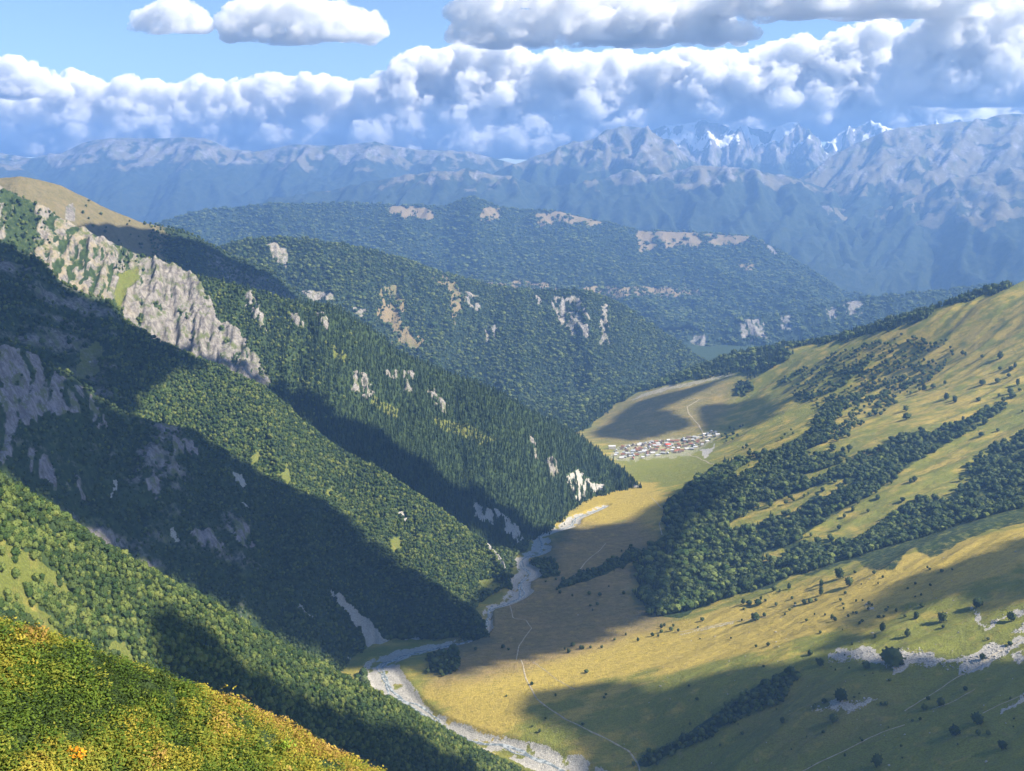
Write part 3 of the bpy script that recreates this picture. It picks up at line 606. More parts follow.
def instancer(name, pts, coll, hmin, hmax, label, cat, wide=(1, 1), tilt=.05, idxw=None, pick=None, vary=.16, clump=0.0):
    n = len(pts)
    me = bpy.data.meshes.new(name); me.vertices.add(n); me.vertices.foreach_set('co', np.asarray(pts, np.float32).ravel())
    r = np.stack([RNG.normal(0, tilt, n), RNG.normal(0, tilt, n), RNG.uniform(0, 6.28, n)], -1)
    h = RNG.uniform(hmin, hmax, n) * np.clip(np.exp(RNG.normal(0, vary, n)), .55, 1.5); wd2 = RNG.uniform(wide[0], wide[1], n)
    s = np.stack([h * wd2, h * wd2, h], -1)
    for nm, arr in (('rot', r), ('scl', s)):
        a = me.attributes.new(nm, 'FLOAT_VECTOR', 'POINT'); a.data.foreach_set('vector', arr.astype(np.float32).ravel())
    a = me.attributes.new('pick', 'INT', 'POINT')
    nc = len(coll.objects); pk = RNG.choice(nc, n, p=idxw) if idxw is not None else RNG.integers(0, nc, n)
    if pick is not None: pk = pick
    elif nc == 9:
        A = np.asarray(pts); v3 = fbm(A[:, 0] / 55, A[:, 1] / 55 + A[:, 2] / 40, 3, 91) * 1.5 + RNG.normal(0, .38, n) + clump
        pk = np.select([v3 < -.18, v3 < .50], [0, 1], 2) + 3 * RNG.integers(0, 3, n)
    a.data.foreach_set('value', pk.astype(np.int32))
    o = link(name, me); tag(o, label, cat, None, 'stuff')
    g = bpy.data.node_groups.new(name + '_spread', 'GeometryNodeTree')
    g.interface.new_socket('Geometry', in_out='INPUT', socket_type='NodeSocketGeometry'); g.interface.new_socket('Geometry', in_out='OUTPUT', socket_type='NodeSocketGeometry')
    gi = g.nodes.new('NodeGroupInput'); go = g.nodes.new('NodeGroupOutput')
    iop = g.nodes.new('GeometryNodeInstanceOnPoints'); ci = g.nodes.new('GeometryNodeCollectionInfo')
    ci.inputs['Collection'].default_value = coll; ci.inputs['Separate Children'].default_value = True; ci.inputs['Reset Children'].default_value = True
    def na(nm, ty):
        x = g.nodes.new('GeometryNodeInputNamedAttribute'); x.data_type = ty; x.inputs[0].default_value = nm; return x.outputs[0]
    e2r = g.nodes.new('FunctionNodeEulerToRotation')
    g.links.new(na('rot', 'FLOAT_VECTOR'), e2r.inputs[0])
    g.links.new(gi.outputs[0], iop.inputs['Points']); g.links.new(ci.outputs[0], iop.inputs['Instance'])
    iop.inputs['Pick Instance'].default_value = True
    g.links.new(na('pick', 'INT'), iop.inputs['Instance Index']); g.links.new(e2r.outputs[0], iop.inputs['Rotation']); g.links.new(na('scl', 'FLOAT_VECTOR'), iop.inputs['Scale'])
    g.links.new(iop.outputs[0], go.inputs[0])
    md = o.modifiers.new('spread', 'NODES'); md.node_group = g
    print(name, n)
    return o

# ------------------------------------------------------------------ forests
bare = lambda C: np.clip(1 - 2.2 * np.maximum(np.maximum(C[:, 0] - .18, C[:, 2] - .1), np.maximum(C[:, 1] - .45, C[:, 3])), 0, 1)
def pr1(px, py, C, G):
    m = pip(px, py, [(-30, 530), (0, 540), (40, 562), (74, 592), (60, 596), (34, 580), (28, 590), (50, 620), (40, 632), (10, 606), (-30, 600)])
    return np.where(C[:, 1] > .6, .10, .95)
P1 = L1.scatter(5.0, pr1)
# the nearest, largest ones become trees of their own
near_i = np.argsort(np.linalg.norm(P1, axis=1))
_px, _py = proj(P1)
vis = (_px > 0) & (_px < 1024) & (_py < 771 - 8) & (_py > 486 + _px * .47) & (_py < 612 + _px * .40)
near_vis = [i for i in near_i if vis[i]][:110]
mask = np.ones(len(P1), bool); mask[near_vis] = False
P1_near = P1[near_vis]
instancer('broadleaf_forest', P1[mask], PC_BROAD, 5.8, 9, 'dense green deciduous forest on the near left spur', 'forest', (.85, 1.15))
P2 = L2.scatter(6.4, lambda px, py, C, G: bare(C) * .95 * np.clip(.35 + .65 * sstep(40, 220, px) + .5 * (.6 - G), 0, 1))
instancer('hillside_forest', P2, PC_RIGHT, 4.5, 8.5, 'dark shaded forest and scrub on the rocky left spur', 'forest', (.9, 1.3))
P3 = L3.scatter(6.8, lambda px, py, C, G: bare(C) * np.where(px < 110, .6, .96))
instancer('spur_forest', P3, PC_BROAD, 7, 11, 'sunlit deciduous forest on the middle left spur', 'forest', (.85, 1.15))
def pr4(px, py, C, G):
    cliff = pip(px, py, CL_A)
    return np.where(cliff, .30 * (G < .38), bare(C) * .97)
P4 = L4.scatter(9.0, pr4)
px4, py4 = proj(P4)
con = (px4 > 300 + 60 * RNG.normal(size=len(px4)) * .6) | (RNG.random(len(px4)) < .2)
instancer('conifer_forest', P4[con], PC_CONIF, 12, 23, 'dark spruce forest on the ridge above the river bend', 'forest', (.9, 1.25))
instancer('ridge_forest', P4[~con], PC_BROAD, 7, 11.5, 'mixed green woodland around the pale cliffs', 'forest', (.9, 1.2))
P5 = L5.scatter(13, lambda px, py, C, G: np.where(px > 150, .55, .04 * (px > 80)) * np.where(py > 0, 1, 0))
instancer('shoulder_woodland', P5, PC_RIGHT, 8, 12, 'dark woodland on the shaded shoulder behind the cliffs', 'forest', (.9, 1.4))
P6 = L6.scatter(13, lambda px, py, C, G: bare(C))
instancer('mountain_forest', P6, PC_MIX, 12, 22, 'blue green forest on the mountain beyond the gorge', 'forest', (1.0, 1.5))
P7 = L7.scatter(29, lambda px, py, C, G: bare(C) * .9)
P7B = L7B.scatter(30, lambda px, py, C, G: np.clip(1 - 1.6 * C[:, 0], 0, 1) * .92)
instancer('plateau_forest', P7B, PC_MIX, 20, 34, 'blue green forest on the low plateau above the gorge cliffs', 'forest', (1.2, 1.9))
instancer('distant_forest', P7, PC_MIX, 18, 32, 'far blue forest on the long ridge', 'forest', (1.3, 2.2))

def ground_scatter(sp_, polys, ybox, xbox, holes=(), prob=1.0, jit=.48, amp=7):
    x = np.arange(*xbox, sp_); y = np.arange(*ybox, sp_); X, Y = np.meshgrid(x, y); X = X.ravel() + RNG.uniform(-jit, jit, X.size) * sp_; Y = Y.ravel() + RNG.uniform(-jit, jit, Y.size) * sp_
    k = np.abs(X) < .58 * Y; X, Y = X[k], Y[k]
    Z = zval0(X, Y); P = np.stack([X, Y, Z], -1); px, py = proj(P)
    pxj = px + amp * fbm(px / 14, py / 10, 3, 60); pyj = py + amp * .6 * fbm(px / 14 + 7, py / 10, 3, 61)
    m = np.zeros(len(X), bool)
    for p in polys: m |= pip(pxj, pyj, p)
    for p in holes: m &= ~pip(pxj, pyj, p)
    m &= RNG.random(len(X)) < (prob(px, py) if callable(prob) else prob)
    P = P[m]
    P[:, 2] = zval(P[:, 0], P[:, 1])
    d, w = rivdist(P[:, 0], P[:, 1])
    return P[d > w * 1.05]
dens = lambda px, py: np.clip(.95 - .80 * sstep(-.06, .16, fbm(px / 26 + py / 30, py / 9, 3, 44)) * sstep(690, 760, px) - .35 * sstep(470, 420, py), .12, 1)
PR = np.concatenate([ground_scatter(9.5, [F_MAIN], (2200, 4300), (200, 1900), CLEAR, dens, amp=10), ground_scatter(14, [F_MAIN], (2200, 4300), (200, 1900), (), lambda a, b: .10 * (a > 690), amp=34)])
pxr, pyr = proj(PR)
conR = (pxr < 745 + 30 * RNG.normal(size=len(pxr)))
instancer('slope_forest', PR[~conR], PC_RIGHT, 10, 15.5, 'dark green forest belt between the sunlit meadows on the right slope', 'forest', (.95, 1.3))
instancer('lower_slope_forest', PR[conR], PC_MIX, 13, 21, 'dense mixed forest low on the right slope above the valley floor', 'forest', (1.0, 1.35))
PU = ground_scatter(17, [F_UP], (3200, 4800), (700, 1900), (), lambda px, py: .30 + .6 * sstep(-.1, .3, fbm(px / 25, py / 14, 3, 41)))
instancer('scattered_woodland', PU, PC_RIGHT, 9, 15, 'open woodland on the upper green slope', 'woodland', (1.0, 1.4))
PT = ground_scatter(15, [F_TOP, F_GORGE], (3900, 6200), (-100, 2400), (), .95)
instancer('hilltop_forest', PT, PC_MIX, 16, 26, 'dark conifer forest along the top of the right hillside', 'forest', (1.0, 1.4), idxw=[.28, .28, .24, .1, .1])
PS = np.concatenate([ground_scatter(7, [F_STRIP], (1250, 1900), (50, 500), (), .9), ground_scatter(9, [F_RIV, F_BANK, F_GROVE], (1900, 3000), (-400, 500), (), .85)])
instancer('gully_thicket', PS, PC_RIGHT, 6, 10, 'dark thickets in the gully and along the stream terraces', 'thicket', (1.0, 1.4))
PL = ground_scatter(8.5, [[(325, 650), (372, 640), (430, 640), (472, 632), (478, 602), (508, 588), (515, 560), (535, 540), (525, 528), (560, 512), (555, 525), (530, 545), (470, 535), (430, 590), (340, 615)], [(340, 700), (362, 672), (378, 700), (400, 712), (360, 720)]], (1500, 3300), (-900, 400), [[(386, 536), (406, 534), (404, 554), (388, 554)], [(476, 577), (502, 575), (500, 590), (480, 593)]], .85)
instancer('riverside_forest', PL, PC_RIGHT, 8, 13, 'dark woodland along the left bank of the river', 'forest', (1.0, 1.3))
PK = ground_scatter(13, [F_KNOLL], (4300, 5200), (800, 1400), (), .95)
PV = ground_scatter(30, [[(700, 446), (720, 430), (745, 425), (735, 440)], c7((590, 60), (640, 55), (640, 110), (590, 100)), c7((440, 150), (520, 60), (720, 20), (760, 60), (640, 120))], (3500, 4900), (500, 1700), (), .5)
instancer('knoll_grove', np.concatenate([PK, PV]), PC_RIGHT, 11, 16, 'dark grove on the knoll above the village', 'grove', (1.0, 1.4))

# ------------------------------------------------------------------ air
hz = bpy.data.materials.new('haze_air'); hz.use_nodes = True; t = hz.node_tree; t.nodes.remove(t.nodes['Principled BSDF'])
pv = t.nodes.new('ShaderNodeVolumePrincipled'); pv.inputs['Color'].default_value = (.25, .48, .96, 1); pv.inputs['Density'].default_value = 4.6e-5
pv.inputs['Anisotropy'].default_value = .15
t.links.new(pv.outputs[0], t.nodes['Material Output'].inputs['Volume'])
bm = bmesh.new(); bmesh.ops.create_cube(bm, size=1)
HZT = max(s.P[..., 2].max() for s in (F1, F2, F3, F4, F5, F6, F7)) + 40.0
lo = np.array([-45000., -3000., min(VP[..., 2].min(), L1.P[..., 2].min(), L2.P[..., 2].min(), L3.P[..., 2].min(), L4.P[..., 2].min(), L6.P[..., 2].min(), L7.P[..., 2].min(), F1.P[..., 2].min(), F2.P[..., 2].min(), F3.P[..., 2].min(), F4.P[..., 2].min(), F5.P[..., 2].min(), F6.P[..., 2].min(), F7.P[..., 2].min()) - 1])
hi = np.array([45000., 31000., HZT])
for v in bm.verts: v.co = Vector([lo[i] + (v.co[i] + .5) * (hi[i] - lo[i]) for i in range(3)])
me = bpy.data.meshes.new('haze'); bm.to_mesh(me); bm.free()
tag(link('haze', me, None, hz), kind='stuff')
print('tops', [round(float(s.P[..., 2].max())) for s in (F1, F2, F3, F4, F5, F6, F7)], 'low', lo[2])

# ------------------------------------------------------------------ unseen clouds added to block the sun, shaped from shade outlines
mc = N('cloud_surface'); mc.put(mc.b.inputs['Base Color'], (.85, .86, .88)); M_SHADE_OPAQUE = mc.m
def hit(surf, px, py):
    if surf == 'V':
        p = raypt(px, py, zval0); return p
    D = np.where(surf.D[None, :] >= -.01, 0, 1e9)
    e = (surf.px - px) ** 2 + (surf.py - py) ** 2 + D
    return surf.P[np.unravel_index(e.argmin(), e.shape)]
mt2 = N('shade_cloud_thin'); mt2.put(mt2.b.inputs['Base Color'], (.85, .86, .88)); _tr = mt2.n('ShaderNodeBsdfTransparent'); _mx = mt2.n('ShaderNodeMixShader'); _mx.inputs[0].default_value = .30
mt2.t.links.new(mt2.b.outputs[0], _mx.inputs[1]); mt2.t.links.new(_tr.outputs[0], _mx.inputs[2]); mt2.t.links.new(_mx.outputs[0], mt2.t.nodes['Material Output'].inputs[0]); M_SHADE_THIN = mt2.m  # partly see-through, to weaken the shade of the added clouds
mt3 = N('grey_cloud_surface'); mt3.put(mt3.b.inputs['Base Color'], (.85, .86, .88)); _tr = mt3.n('ShaderNodeBsdfTransparent'); _mx = mt3.n('ShaderNodeMixShader'); _mx.inputs[0].default_value = .14
mt3.t.links.new(mt3.b.outputs[0], _mx.inputs[1]); mt3.t.links.new(_tr.outputs[0], _mx.inputs[2]); mt3.t.links.new(_mx.outputs[0], mt3.t.nodes['Material Output'].inputs[0]); M_SHADE_DENSE = mt3.m
ZC = float(HZT) + 150.
def shade_cloud(surf, poly, label, mat=None, cell=30, thick=50, jit=16, wl=150):  # flat slab out of view; ground outline projected sunward so its shade fits
    H = np.array([hit(surf, *p) for p in poly]); k = (ZC - H[:, 2]) / SUN[2]
    Q = H[:, :2] + SUN[None, :2] * k[:, None]
    x0, y0 = Q.min(0) - 80; x1, y1 = Q.max(0) + 80
    gx = np.arange(x0, x1, cell); gy = np.arange(y0, y1, cell); X, Y = np.meshgrid(gx, gy, indexing='ij')
    JX = X + jit * 2 * fbm(X / wl, Y / wl, 3, 201); JY = Y + jit * 2 * fbm(X / wl, Y / wl, 3, 202)
    m = pip(JX, JY, [tuple(q) for q in Q])
    d = m.astype(float); acc = d.copy()
    for _ in range(10):
        dd = np.pad(d, 1); d = np.minimum(d, (dd[:-2, 1:-1] + dd[2:, 1:-1] + dd[1:-1, :-2] + dd[1:-1, 2:]) / 4); acc += d
    top = ZC + 20 + acc / 11 * thick * (.8 + .6 * fbm(X / 180, Y / 180, 3, 203)); bot = ZC + 15 * fbm(X / 100, Y / 100, 2, 204)
    n, mm = X.shape; vid = {}; V = []; Fc = []
    def vtx(i, j, up):
        key = (i, j, up)
        if key not in vid:
            a, b = min(i, n - 1), min(j, mm - 1)
            vid[key] = len(V); V.append((x0 + (i - .5) * cell, y0 + (j - .5) * cell, float(top[a, b] if up else bot[a, b])))
        return vid[key]
    for i, j in zip(*np.where(m)):
        for up in (0, 1):
            q = [vtx(i, j, up), vtx(i + 1, j, up), vtx(i + 1, j + 1, up), vtx(i, j + 1, up)]; Fc.append(q if up else q[::-1])
        for (di, dj, a, b) in ((1, 0, (1, 0), (1, 1)), (-1, 0, (0, 1), (0, 0)), (0, 1, (1, 1), (0, 1)), (0, -1, (0, 0), (1, 0))):
            ii, jj = i + di, j + dj
            if not (0 <= ii < n and 0 <= jj < mm and m[ii, jj]):
                Fc.append([vtx(i + a[0], j + a[1], 0), vtx(i + b[0], j + b[1], 0), vtx(i + b[0], j + b[1], 1), vtx(i + a[0], j + a[1], 1)])
    me = bpy.data.meshes.new('cloud'); me.from_pydata(V, [], Fc); me.update()
    for p in me.polygons: p.use_smooth = True
    tag(link('cloud', me, None, mat or M_SHADE_OPAQUE), label, 'cloud', 'unseen clouds added to shade the valley')
SHW = [  # ground outlines of the shade that each added cloud casts
    (L2, [(-60, 225), (0, 330), (45, 366), (100, 402), (127, 419), (200, 437), (270, 483), (340, 513), (400, 562), (440, 589), (492, 630), (480, 650), (400, 700), (380, 694), (350, 676), (300, 648), (250, 622), (200, 594), (150, 567), (100, 541), (50, 506), (0, 476), (-60, 446)]),
    (L3, [(-60, 190), (0, 243), (60, 285), (110, 303), (133, 329), (187, 352), (215, 372), (190, 372), (150, 392), (128, 425), (100, 420), (0, 400), (-60, 380)]),
    (L4, [(178, 352), (240, 368), (290, 388), (340, 417), (383, 433), (416, 456), (450, 480), (490, 496), (513, 513), (535, 530), (560, 536), (520, 590), (506, 548), (440, 512), (340, 452), (265, 392)]),
    (L5, [(138, 232), (165, 236), (240, 262), (340, 310), (330, 340), (240, 300), (160, 270), (130, 262), (95, 245), (80, 228)]),
    ('V', [(380, 655), (470, 610), (530, 562), (545, 528), (590, 530), (640, 522), (668, 502), (690, 486), (715, 482), (722, 494), (700, 515), (672, 545), (668, 590), (640, 622), (580, 648), (500, 665), (430, 676)]),
    ('V', [(505, 704), (560, 692), (600, 684), (640, 682), (700, 686), (728, 668), (800, 658), (850, 650), (900, 664), (960, 655), (1060, 668), (1060, 800), (640, 800), (600, 740), (560, 722)]),
    ('V', [(835, 640), (858, 618), (890, 598), (915, 580), (945, 566), (985, 556), (1030, 534), (1070, 530), (1070, 600), (1010, 606), (985, 588), (940, 598), (905, 614), (880, 632), (850, 648)]),
    ('V', [(600, 436), (640, 402), (700, 385), (730, 378), (700, 392), (662, 410), (700, 424), (640, 440)]),
    ('V', [(700, 405), (760, 396), (790, 402), (770, 420), (740, 430), (715, 428)]),
    (L1, [(165, 606), (178, 620), (187, 633), (219, 660), (254, 688), (289, 703), (332, 719), (390, 736), (440, 754), (480, 768), (480, 800), (300, 790), (230, 735), (190, 700), (165, 665), (150, 630)]),
]
SHL = ['long unseen cloud added to shade the rocky left spur', 'ragged unseen cloud added to shade the upper left crags', 'narrow unseen cloud added to shade the wooded ridge', 'small unseen cloud added to shade the grassy shoulder', 'broad unseen cloud added to shade the river meadows', 'broad unseen cloud added to shade the near right slope',
       'ragged unseen cloud streak added to shade the right hand ridge', 'thin unseen cloud added to shade the hill behind the village', 'small unseen cloud added to shade the slope beside the village', 'narrow unseen cloud added to shade the near left forest']
for (s_, p_), l_ in zip(SHW, SHL):
    shade_cloud(s_, p_, l_, M_SHADE_THIN if s_ == 'V' else M_SHADE_DENSE)

# ------------------------------------------------------------------ cumulus on the horizon
cv = bpy.data.materials.new('cumulus_vapour'); cv.use_nodes = True; t = cv.node_tree; t.nodes.remove(t.nodes['Principled BSDF'])
vsn = t.nodes.new('ShaderNodeVolumeScatter'); vsn.inputs['Color'].default_value = (.975, .947, .905, 1); vsn.inputs['Anisotropy'].default_value = .0
at_ = t.nodes.new('ShaderNodeAttribute'); at_.attribute_name = 'density'
tc = t.nodes.new('ShaderNodeNewGeometry')
def nz_(scale, detail, rough):
    x = t.nodes.new('ShaderNodeTexNoise'); x.inputs['Scale'].default_value = scale; x.inputs['Detail'].default_value = detail; x.inputs['Roughness'].default_value = rough
    t.links.new(tc.outputs['Position'], x.inputs['Vector']); return x.outputs[0]
def mt_(op, a, b):
    x = t.nodes.new('ShaderNodeMath'); x.operation = op
    for i, v in enumerate((a, b)):
        if hasattr(v, 'links'): t.links.new(v, x.inputs[i])
        else: x.inputs[i].default_value = v
    return x.outputs[0]
n1 = nz_(.0012, 8, .66)
ero = mt_('SUBTRACT', n1, .43)
x = t.nodes.new('ShaderNodeClamp'); t.links.new(mt_('MULTIPLY', ero, 15.0), x.inputs[0])
t.links.new(mt_('MULTIPLY', x.outputs[0], .0055), vsn.inputs['Density'])
t.links.new(vsn.outputs[0], t.nodes['Material Output'].inputs['Volume'])
cv.cycles.volume_step_rate = .05
_b = bmesh.new(); bmesh.ops.create_icosphere(_b, subdivisions=2, radius=1); ICO_V = np.array([v.co[:] for v in _b.verts]); ICO_F = np.array([[v.index for v in f.verts] for f in _b.faces]); _b.free()
def cumulus(top, base, Y, label, rmax=900, depth=2200, vox=110, seed=1, rmin=260, band=.55):
    """top: outline (px, py) of the upper edge; base: py of the flat underside"""
    rng = random.Random(seed); mpp = Y / F; xs = [p[0] for p in top]; ysn = [p[1] for p in top]
    bm = bmesh.new(); spheres = []; x = xs[0]
    while x < xs[-1]:
        ty = np.interp(x, xs, ysn); by = base + 2.5 * mnoise.noise(Vector((x * .05, seed, 0))); h = (by - ty) * mpp
        if h > 120:
            r = min(rmax, max(rmin * .6, h * .45)) * rng.uniform(.6, 1.1)
            spheres.append((x, ty + r * .7 / mpp, r, 0))
            yy = ty + r * 1.4 / mpp
            while yy < by - 1:
                spheres.append((x + rng.uniform(-1, 1) * r * .6 / mpp, yy, r * rng.uniform(.8, 1.2), 1)); yy += r * .8 / mpp
            for _ in range(3):
                rr = r * rng.uniform(.3, .6); spheres.append((x + rng.uniform(-1, 1) * r * .9 / mpp, ty + rng.uniform(.0, .7) * (by - ty), rr, 0))
            x += r * .5 / mpp
        else: x += 3
    AV = []; AF = []
    for k_, (sx, sy, r, q) in enumerate(spheres):
        c = np.array(W(sx, sy, Y)); c[1] += rng.uniform(-.5, .5) * depth; bz = W(sx, base, Y)[2]; r *= 1.1
        v = ICO_V * r * np.array([1.12, 1., .80]) + c; v[:, 2] = np.where(v[:, 2] < bz, bz + (v[:, 2] - bz) * .15, v[:, 2]); AV.append(v); AF.append(ICO_F + k_ * len(ICO_V))
    bm.free(); me = bpy.data.meshes.new('cumulus_cloud'); me.from_pydata(np.concatenate(AV).tolist(), [], np.concatenate(AF).tolist())
    o = link('cumulus_cloud', me, None, cv)
    md = o.modifiers.new('merge', 'REMESH'); md.mode = 'VOXEL'; md.voxel_size = vox * 1.3
    dg = bpy.context.evaluated_depsgraph_get(); m2 = bpy.data.meshes.new_from_object(o.evaluated_get(dg)); o.modifiers.clear(); o.data = m2
    if not m2.materials: m2.materials.append(cv)
    n = len(m2.vertices); co = np.empty(n * 3, np.float32); m2.vertices.foreach_get('co', co); co = co.reshape(-1, 3).astype(float)
    no = np.empty(n * 3, np.float32); m2.vertex_normals.foreach_get('vector', no); no = no.reshape(-1, 3)
    def n3(p, w, k): return (perlin(p[:, 0] / w + p[:, 1] / w * .37, p[:, 2] / w + p[:, 1] / w * .71, seed * 10 + k) + perlin(p[:, 1] / w + 3.1, p[:, 2] / w - p[:, 0] / w * .5, seed * 10 + k + 5)) * .7
    s1 = rmax * .9; dsp = (n3(co, s1, 1) * .6 + (1 - 2 * np.abs(n3(co, s1 * .5, 2))) * .5 + (1 - 2 * np.abs(n3(co, s1 * .24, 3))) * .42 + n3(co, s1 * .12, 4) * .25) * s1 * .42
    co += no * dsp[:, None] * np.clip(no[:, 2:3] + 1.05, .1, 1)
    m2.vertices.foreach_set('co', co.astype(np.float32).ravel()); m2.update(); print('cumulus', n)
    tag(o, label, 'cloud', 'cumulus clouds above the mountains')
cumulus([(226, 30), (232, 8), (250, -4), (275, -2), (300, -6), (320, 6), (335, 3), (352, 10), (370, 14), (382, 30)], 42, 26000, 'white cumulus standing alone in the blue sky left of centre', 260, 1200, 45, 1, rmin=180)
cumulus([(138, 16), (150, 12), (165, 2), (180, 0), (195, 10), (206, 22)], 32, 26000, 'small ragged cloud at the top left of the blue sky', 260, 700, 45, 2, rmin=120)
cumulus([(-60, 62), (-20, 68), (0, 62), (18, 58), (35, 68), (50, 78), (65, 88)], 98, 39000, 'white cumulus at the left edge above the cloud bank', 420, 1800, 85, 3)
cumulus([(-80, 108), (0, 104), (40, 98), (65, 100), (72, 84), (88, 76), (104, 86), (120, 96), (135, 82), (152, 80), (170, 92), (190, 84), (210, 82), (235, 90), (250, 82), (275, 76), (300, 84), (318, 76), (345, 84), (370, 84), (380, 100), (410, 112)], 156, 42000, 'long bank of white cumulus along the left horizon', 460, 2600, 90, 4)
cumulus([(372, 90), (385, 80), (405, 66), (420, 52), (440, 58), (455, 50), (470, 42), (490, 40), (510, 50), (530, 62), (560, 56), (590, 60), (620, 54), (650, 62), (680, 52), (705, 60)], 158, 41000, 'tall cumulus bank above the distant snowy peaks', 560, 3000, 95, 5)
cumulus([(690, 60), (720, 58), (745, 62), (765, 50), (790, 44), (820, 48), (850, 30), (880, 26), (905, 40), (930, 52), (960, 60), (1000, 62), (1100, 66)], 140, 40500, 'towering cumulus above the right hand massif', 620, 3000, 100, 6)
cumulus([(466, 6), (480, -6), (510, -14), (560, -10), (600, -16), (640, -8), (680, -10), (710, 0), (735, 16), (748, 30)], 44, 25000, 'broad grey based cloud at the top centre', 340, 2200, 60, 7, rmin=220)
cumulus([(700, -4), (740, -30), (800, -34), (860, -30), (920, -30), (975, -14)], 16, 24000, 'dark based cloud along the top edge', 360, 2000, 60, 8, rmin=220)
cumulus([(905, 64), (920, 34), (945, 14), (975, 4), (1000, -6), (1040, -12), (1100, 0)], 104, 25500, 'large shaded cumulus at the right edge of the sky', 520, 1800, 70, 9)

# ------------------------------------------------------------------ shrubs in front
def shrub_mesh(name, seed, mat, n=64, leaf=.058):
    rng = random.Random(seed); bm = bmesh.new()
    for _ in range(n):
        a = rng.uniform(0, 6.283); r = math.sqrt(rng.random()) * .5; z = (1 - (r / .5) ** 2 * .6) * rng.uniform(.25, 1)
        c = Vector((math.cos(a) * r, math.sin(a) * r, z * .55)); up = Vector((c.x * .9 + rng.gauss(0, .35), c.y * .9 + rng.gauss(0, .35), rng.uniform(.2, 1))).normalized()
        t = up.orthogonal().normalized(); b = up.cross(t); d = (t * math.cos(a * 3) + b * math.sin(a * 3)).normalized(); e = up.cross(d); L = leaf * rng.uniform(.8, 1.7)
        bm.faces.new([bm.verts.new(c), bm.verts.new(c + d * L * .6 + e * L * .45), bm.verts.new(c + d * L * 1.5 + up * L * .2), bm.verts.new(c + d * L * .6 - e * L * .45)])
    return bm_mesh(name, bm, mat)
def lm(nm, a, b):
    m = leaf_mat(nm, a, b); return m
SH = [lm('shrub_green', (.045, .085, .012), (.10, .15, .02)), lm('shrub_olive', (.12, .15, .02), (.20, .21, .03)), lm('shrub_yellow', (.20, .19, .025), (.34, .28, .04)), lm('shrub_rust', (.22, .14, .035), (.34, .23, .06)), lm('shrub_deep', (.02, .04, .012), (.04, .065, .016))]
PC_SH = proto_coll('shrub_kinds', [shrub_mesh('shrub', 40 + i, SH[i % 5]) for i in range(10)])
_u = RNG.uniform(-27, 12, 42000); _v = RNG.uniform(14, 52, 42000)
# sample the near slope sheet on a fine grid
fi = RNG.uniform(0, len(L0.S) - 1.01, 60000); fj = RNG.uniform(0, len(L0.D) - 1.01, 60000)
P0, _, _ = L0.at(fi, fj); px0, py0 = proj(P0)
k = (px0 > -25) & (px0 < 420) & (py0 > 560) & (py0 < 800) & (P0[:, 1] > 8)
P0 = P0[k]; px0 = px0[k]; py0 = py0[k]
f1 = fbm(P0[:, 0] / 2.2, P0[:, 1] / 4.5, 3, 301); f2 = fbm(P0[:, 0] / 6, P0[:, 1] / 9, 2, 302); f3 = fbm(P0[:, 0] / .9, P0[:, 1] / 1.6, 2, 303)
edge = sstep(60, 10, (py0 - (623 + px0 * .40)))
v = f1 * 1.0 + f2 * .7 + f3 * .8 - .12 + .55 * edge * sstep(100, 250, px0) + .35 * sstep(90, 0, px0) * sstep(735, 771, py0) + RNG.normal(0, .22, len(P0))
pick = np.select([v < -.42, v < -.05, v < .30, v < .72], [4, 0, 1, 2], 3) + 5 * RNG.integers(0, 2, len(P0))
keep = RNG.random(len(P0)) < np.clip(.97 - .85 * sstep(.12, .42, -f1 * .5 - f3), .16, 1)
P0 = P0[keep]; pick = pick[keep]; f1k = f1[keep]
P0[:, 2] += .18 * f1k + .22 * f3[keep] - .12
instancer('shrub_cover', P0, PC_SH, .5, 1.0, 'yellow green and rust leafed shrubs covering the near slope', 'shrubs', (1.0, 1.5), .2, pick=pick)
M_ORANGE = lm('orange_leaves', (.75, .30, .02), (.85, .42, .03)); M_LIME = lm('lime_leaves', (.20, .30, .03), (.28, .38, .05))
def plant(name, px, py, size, mat, label, n, seed):
    p = hit(L0, px, py); e = bpy.data.objects.new(name, None); COL.objects.link(e); e.location = p; tag(e, label, 'plant')
    o = link('foliage', shrub_mesh('foliage', seed, mat, n, .09), e); o.scale = (size, size, size * 1.2); o.location.z = .35
    bm = bmesh.new(); 
    for i in range(5):
        a = i * 1.3; r = bmesh.ops.create_cone(bm, segments=5, radius1=.015, radius2=.006, depth=.8)
        for v_ in r['verts']: v_.co = Vector((v_.co.x + math.cos(a) * (v_.co.z + .4) * .3, v_.co.y + math.sin(a) * (v_.co.z + .4) * .3, v_.co.z + .3))
    link('stem', bm_mesh('stem', bm, M_BARK), e)
plant('orange_shrub', 78, 741, .75, M_ORANGE, 'bright orange leafed plant among the green shrubs at lower left', 90, 61)
plant('young_sapling', 289, 736, .8, M_LIME, 'pale green sapling standing up at the edge of the near slope', 70, 62)

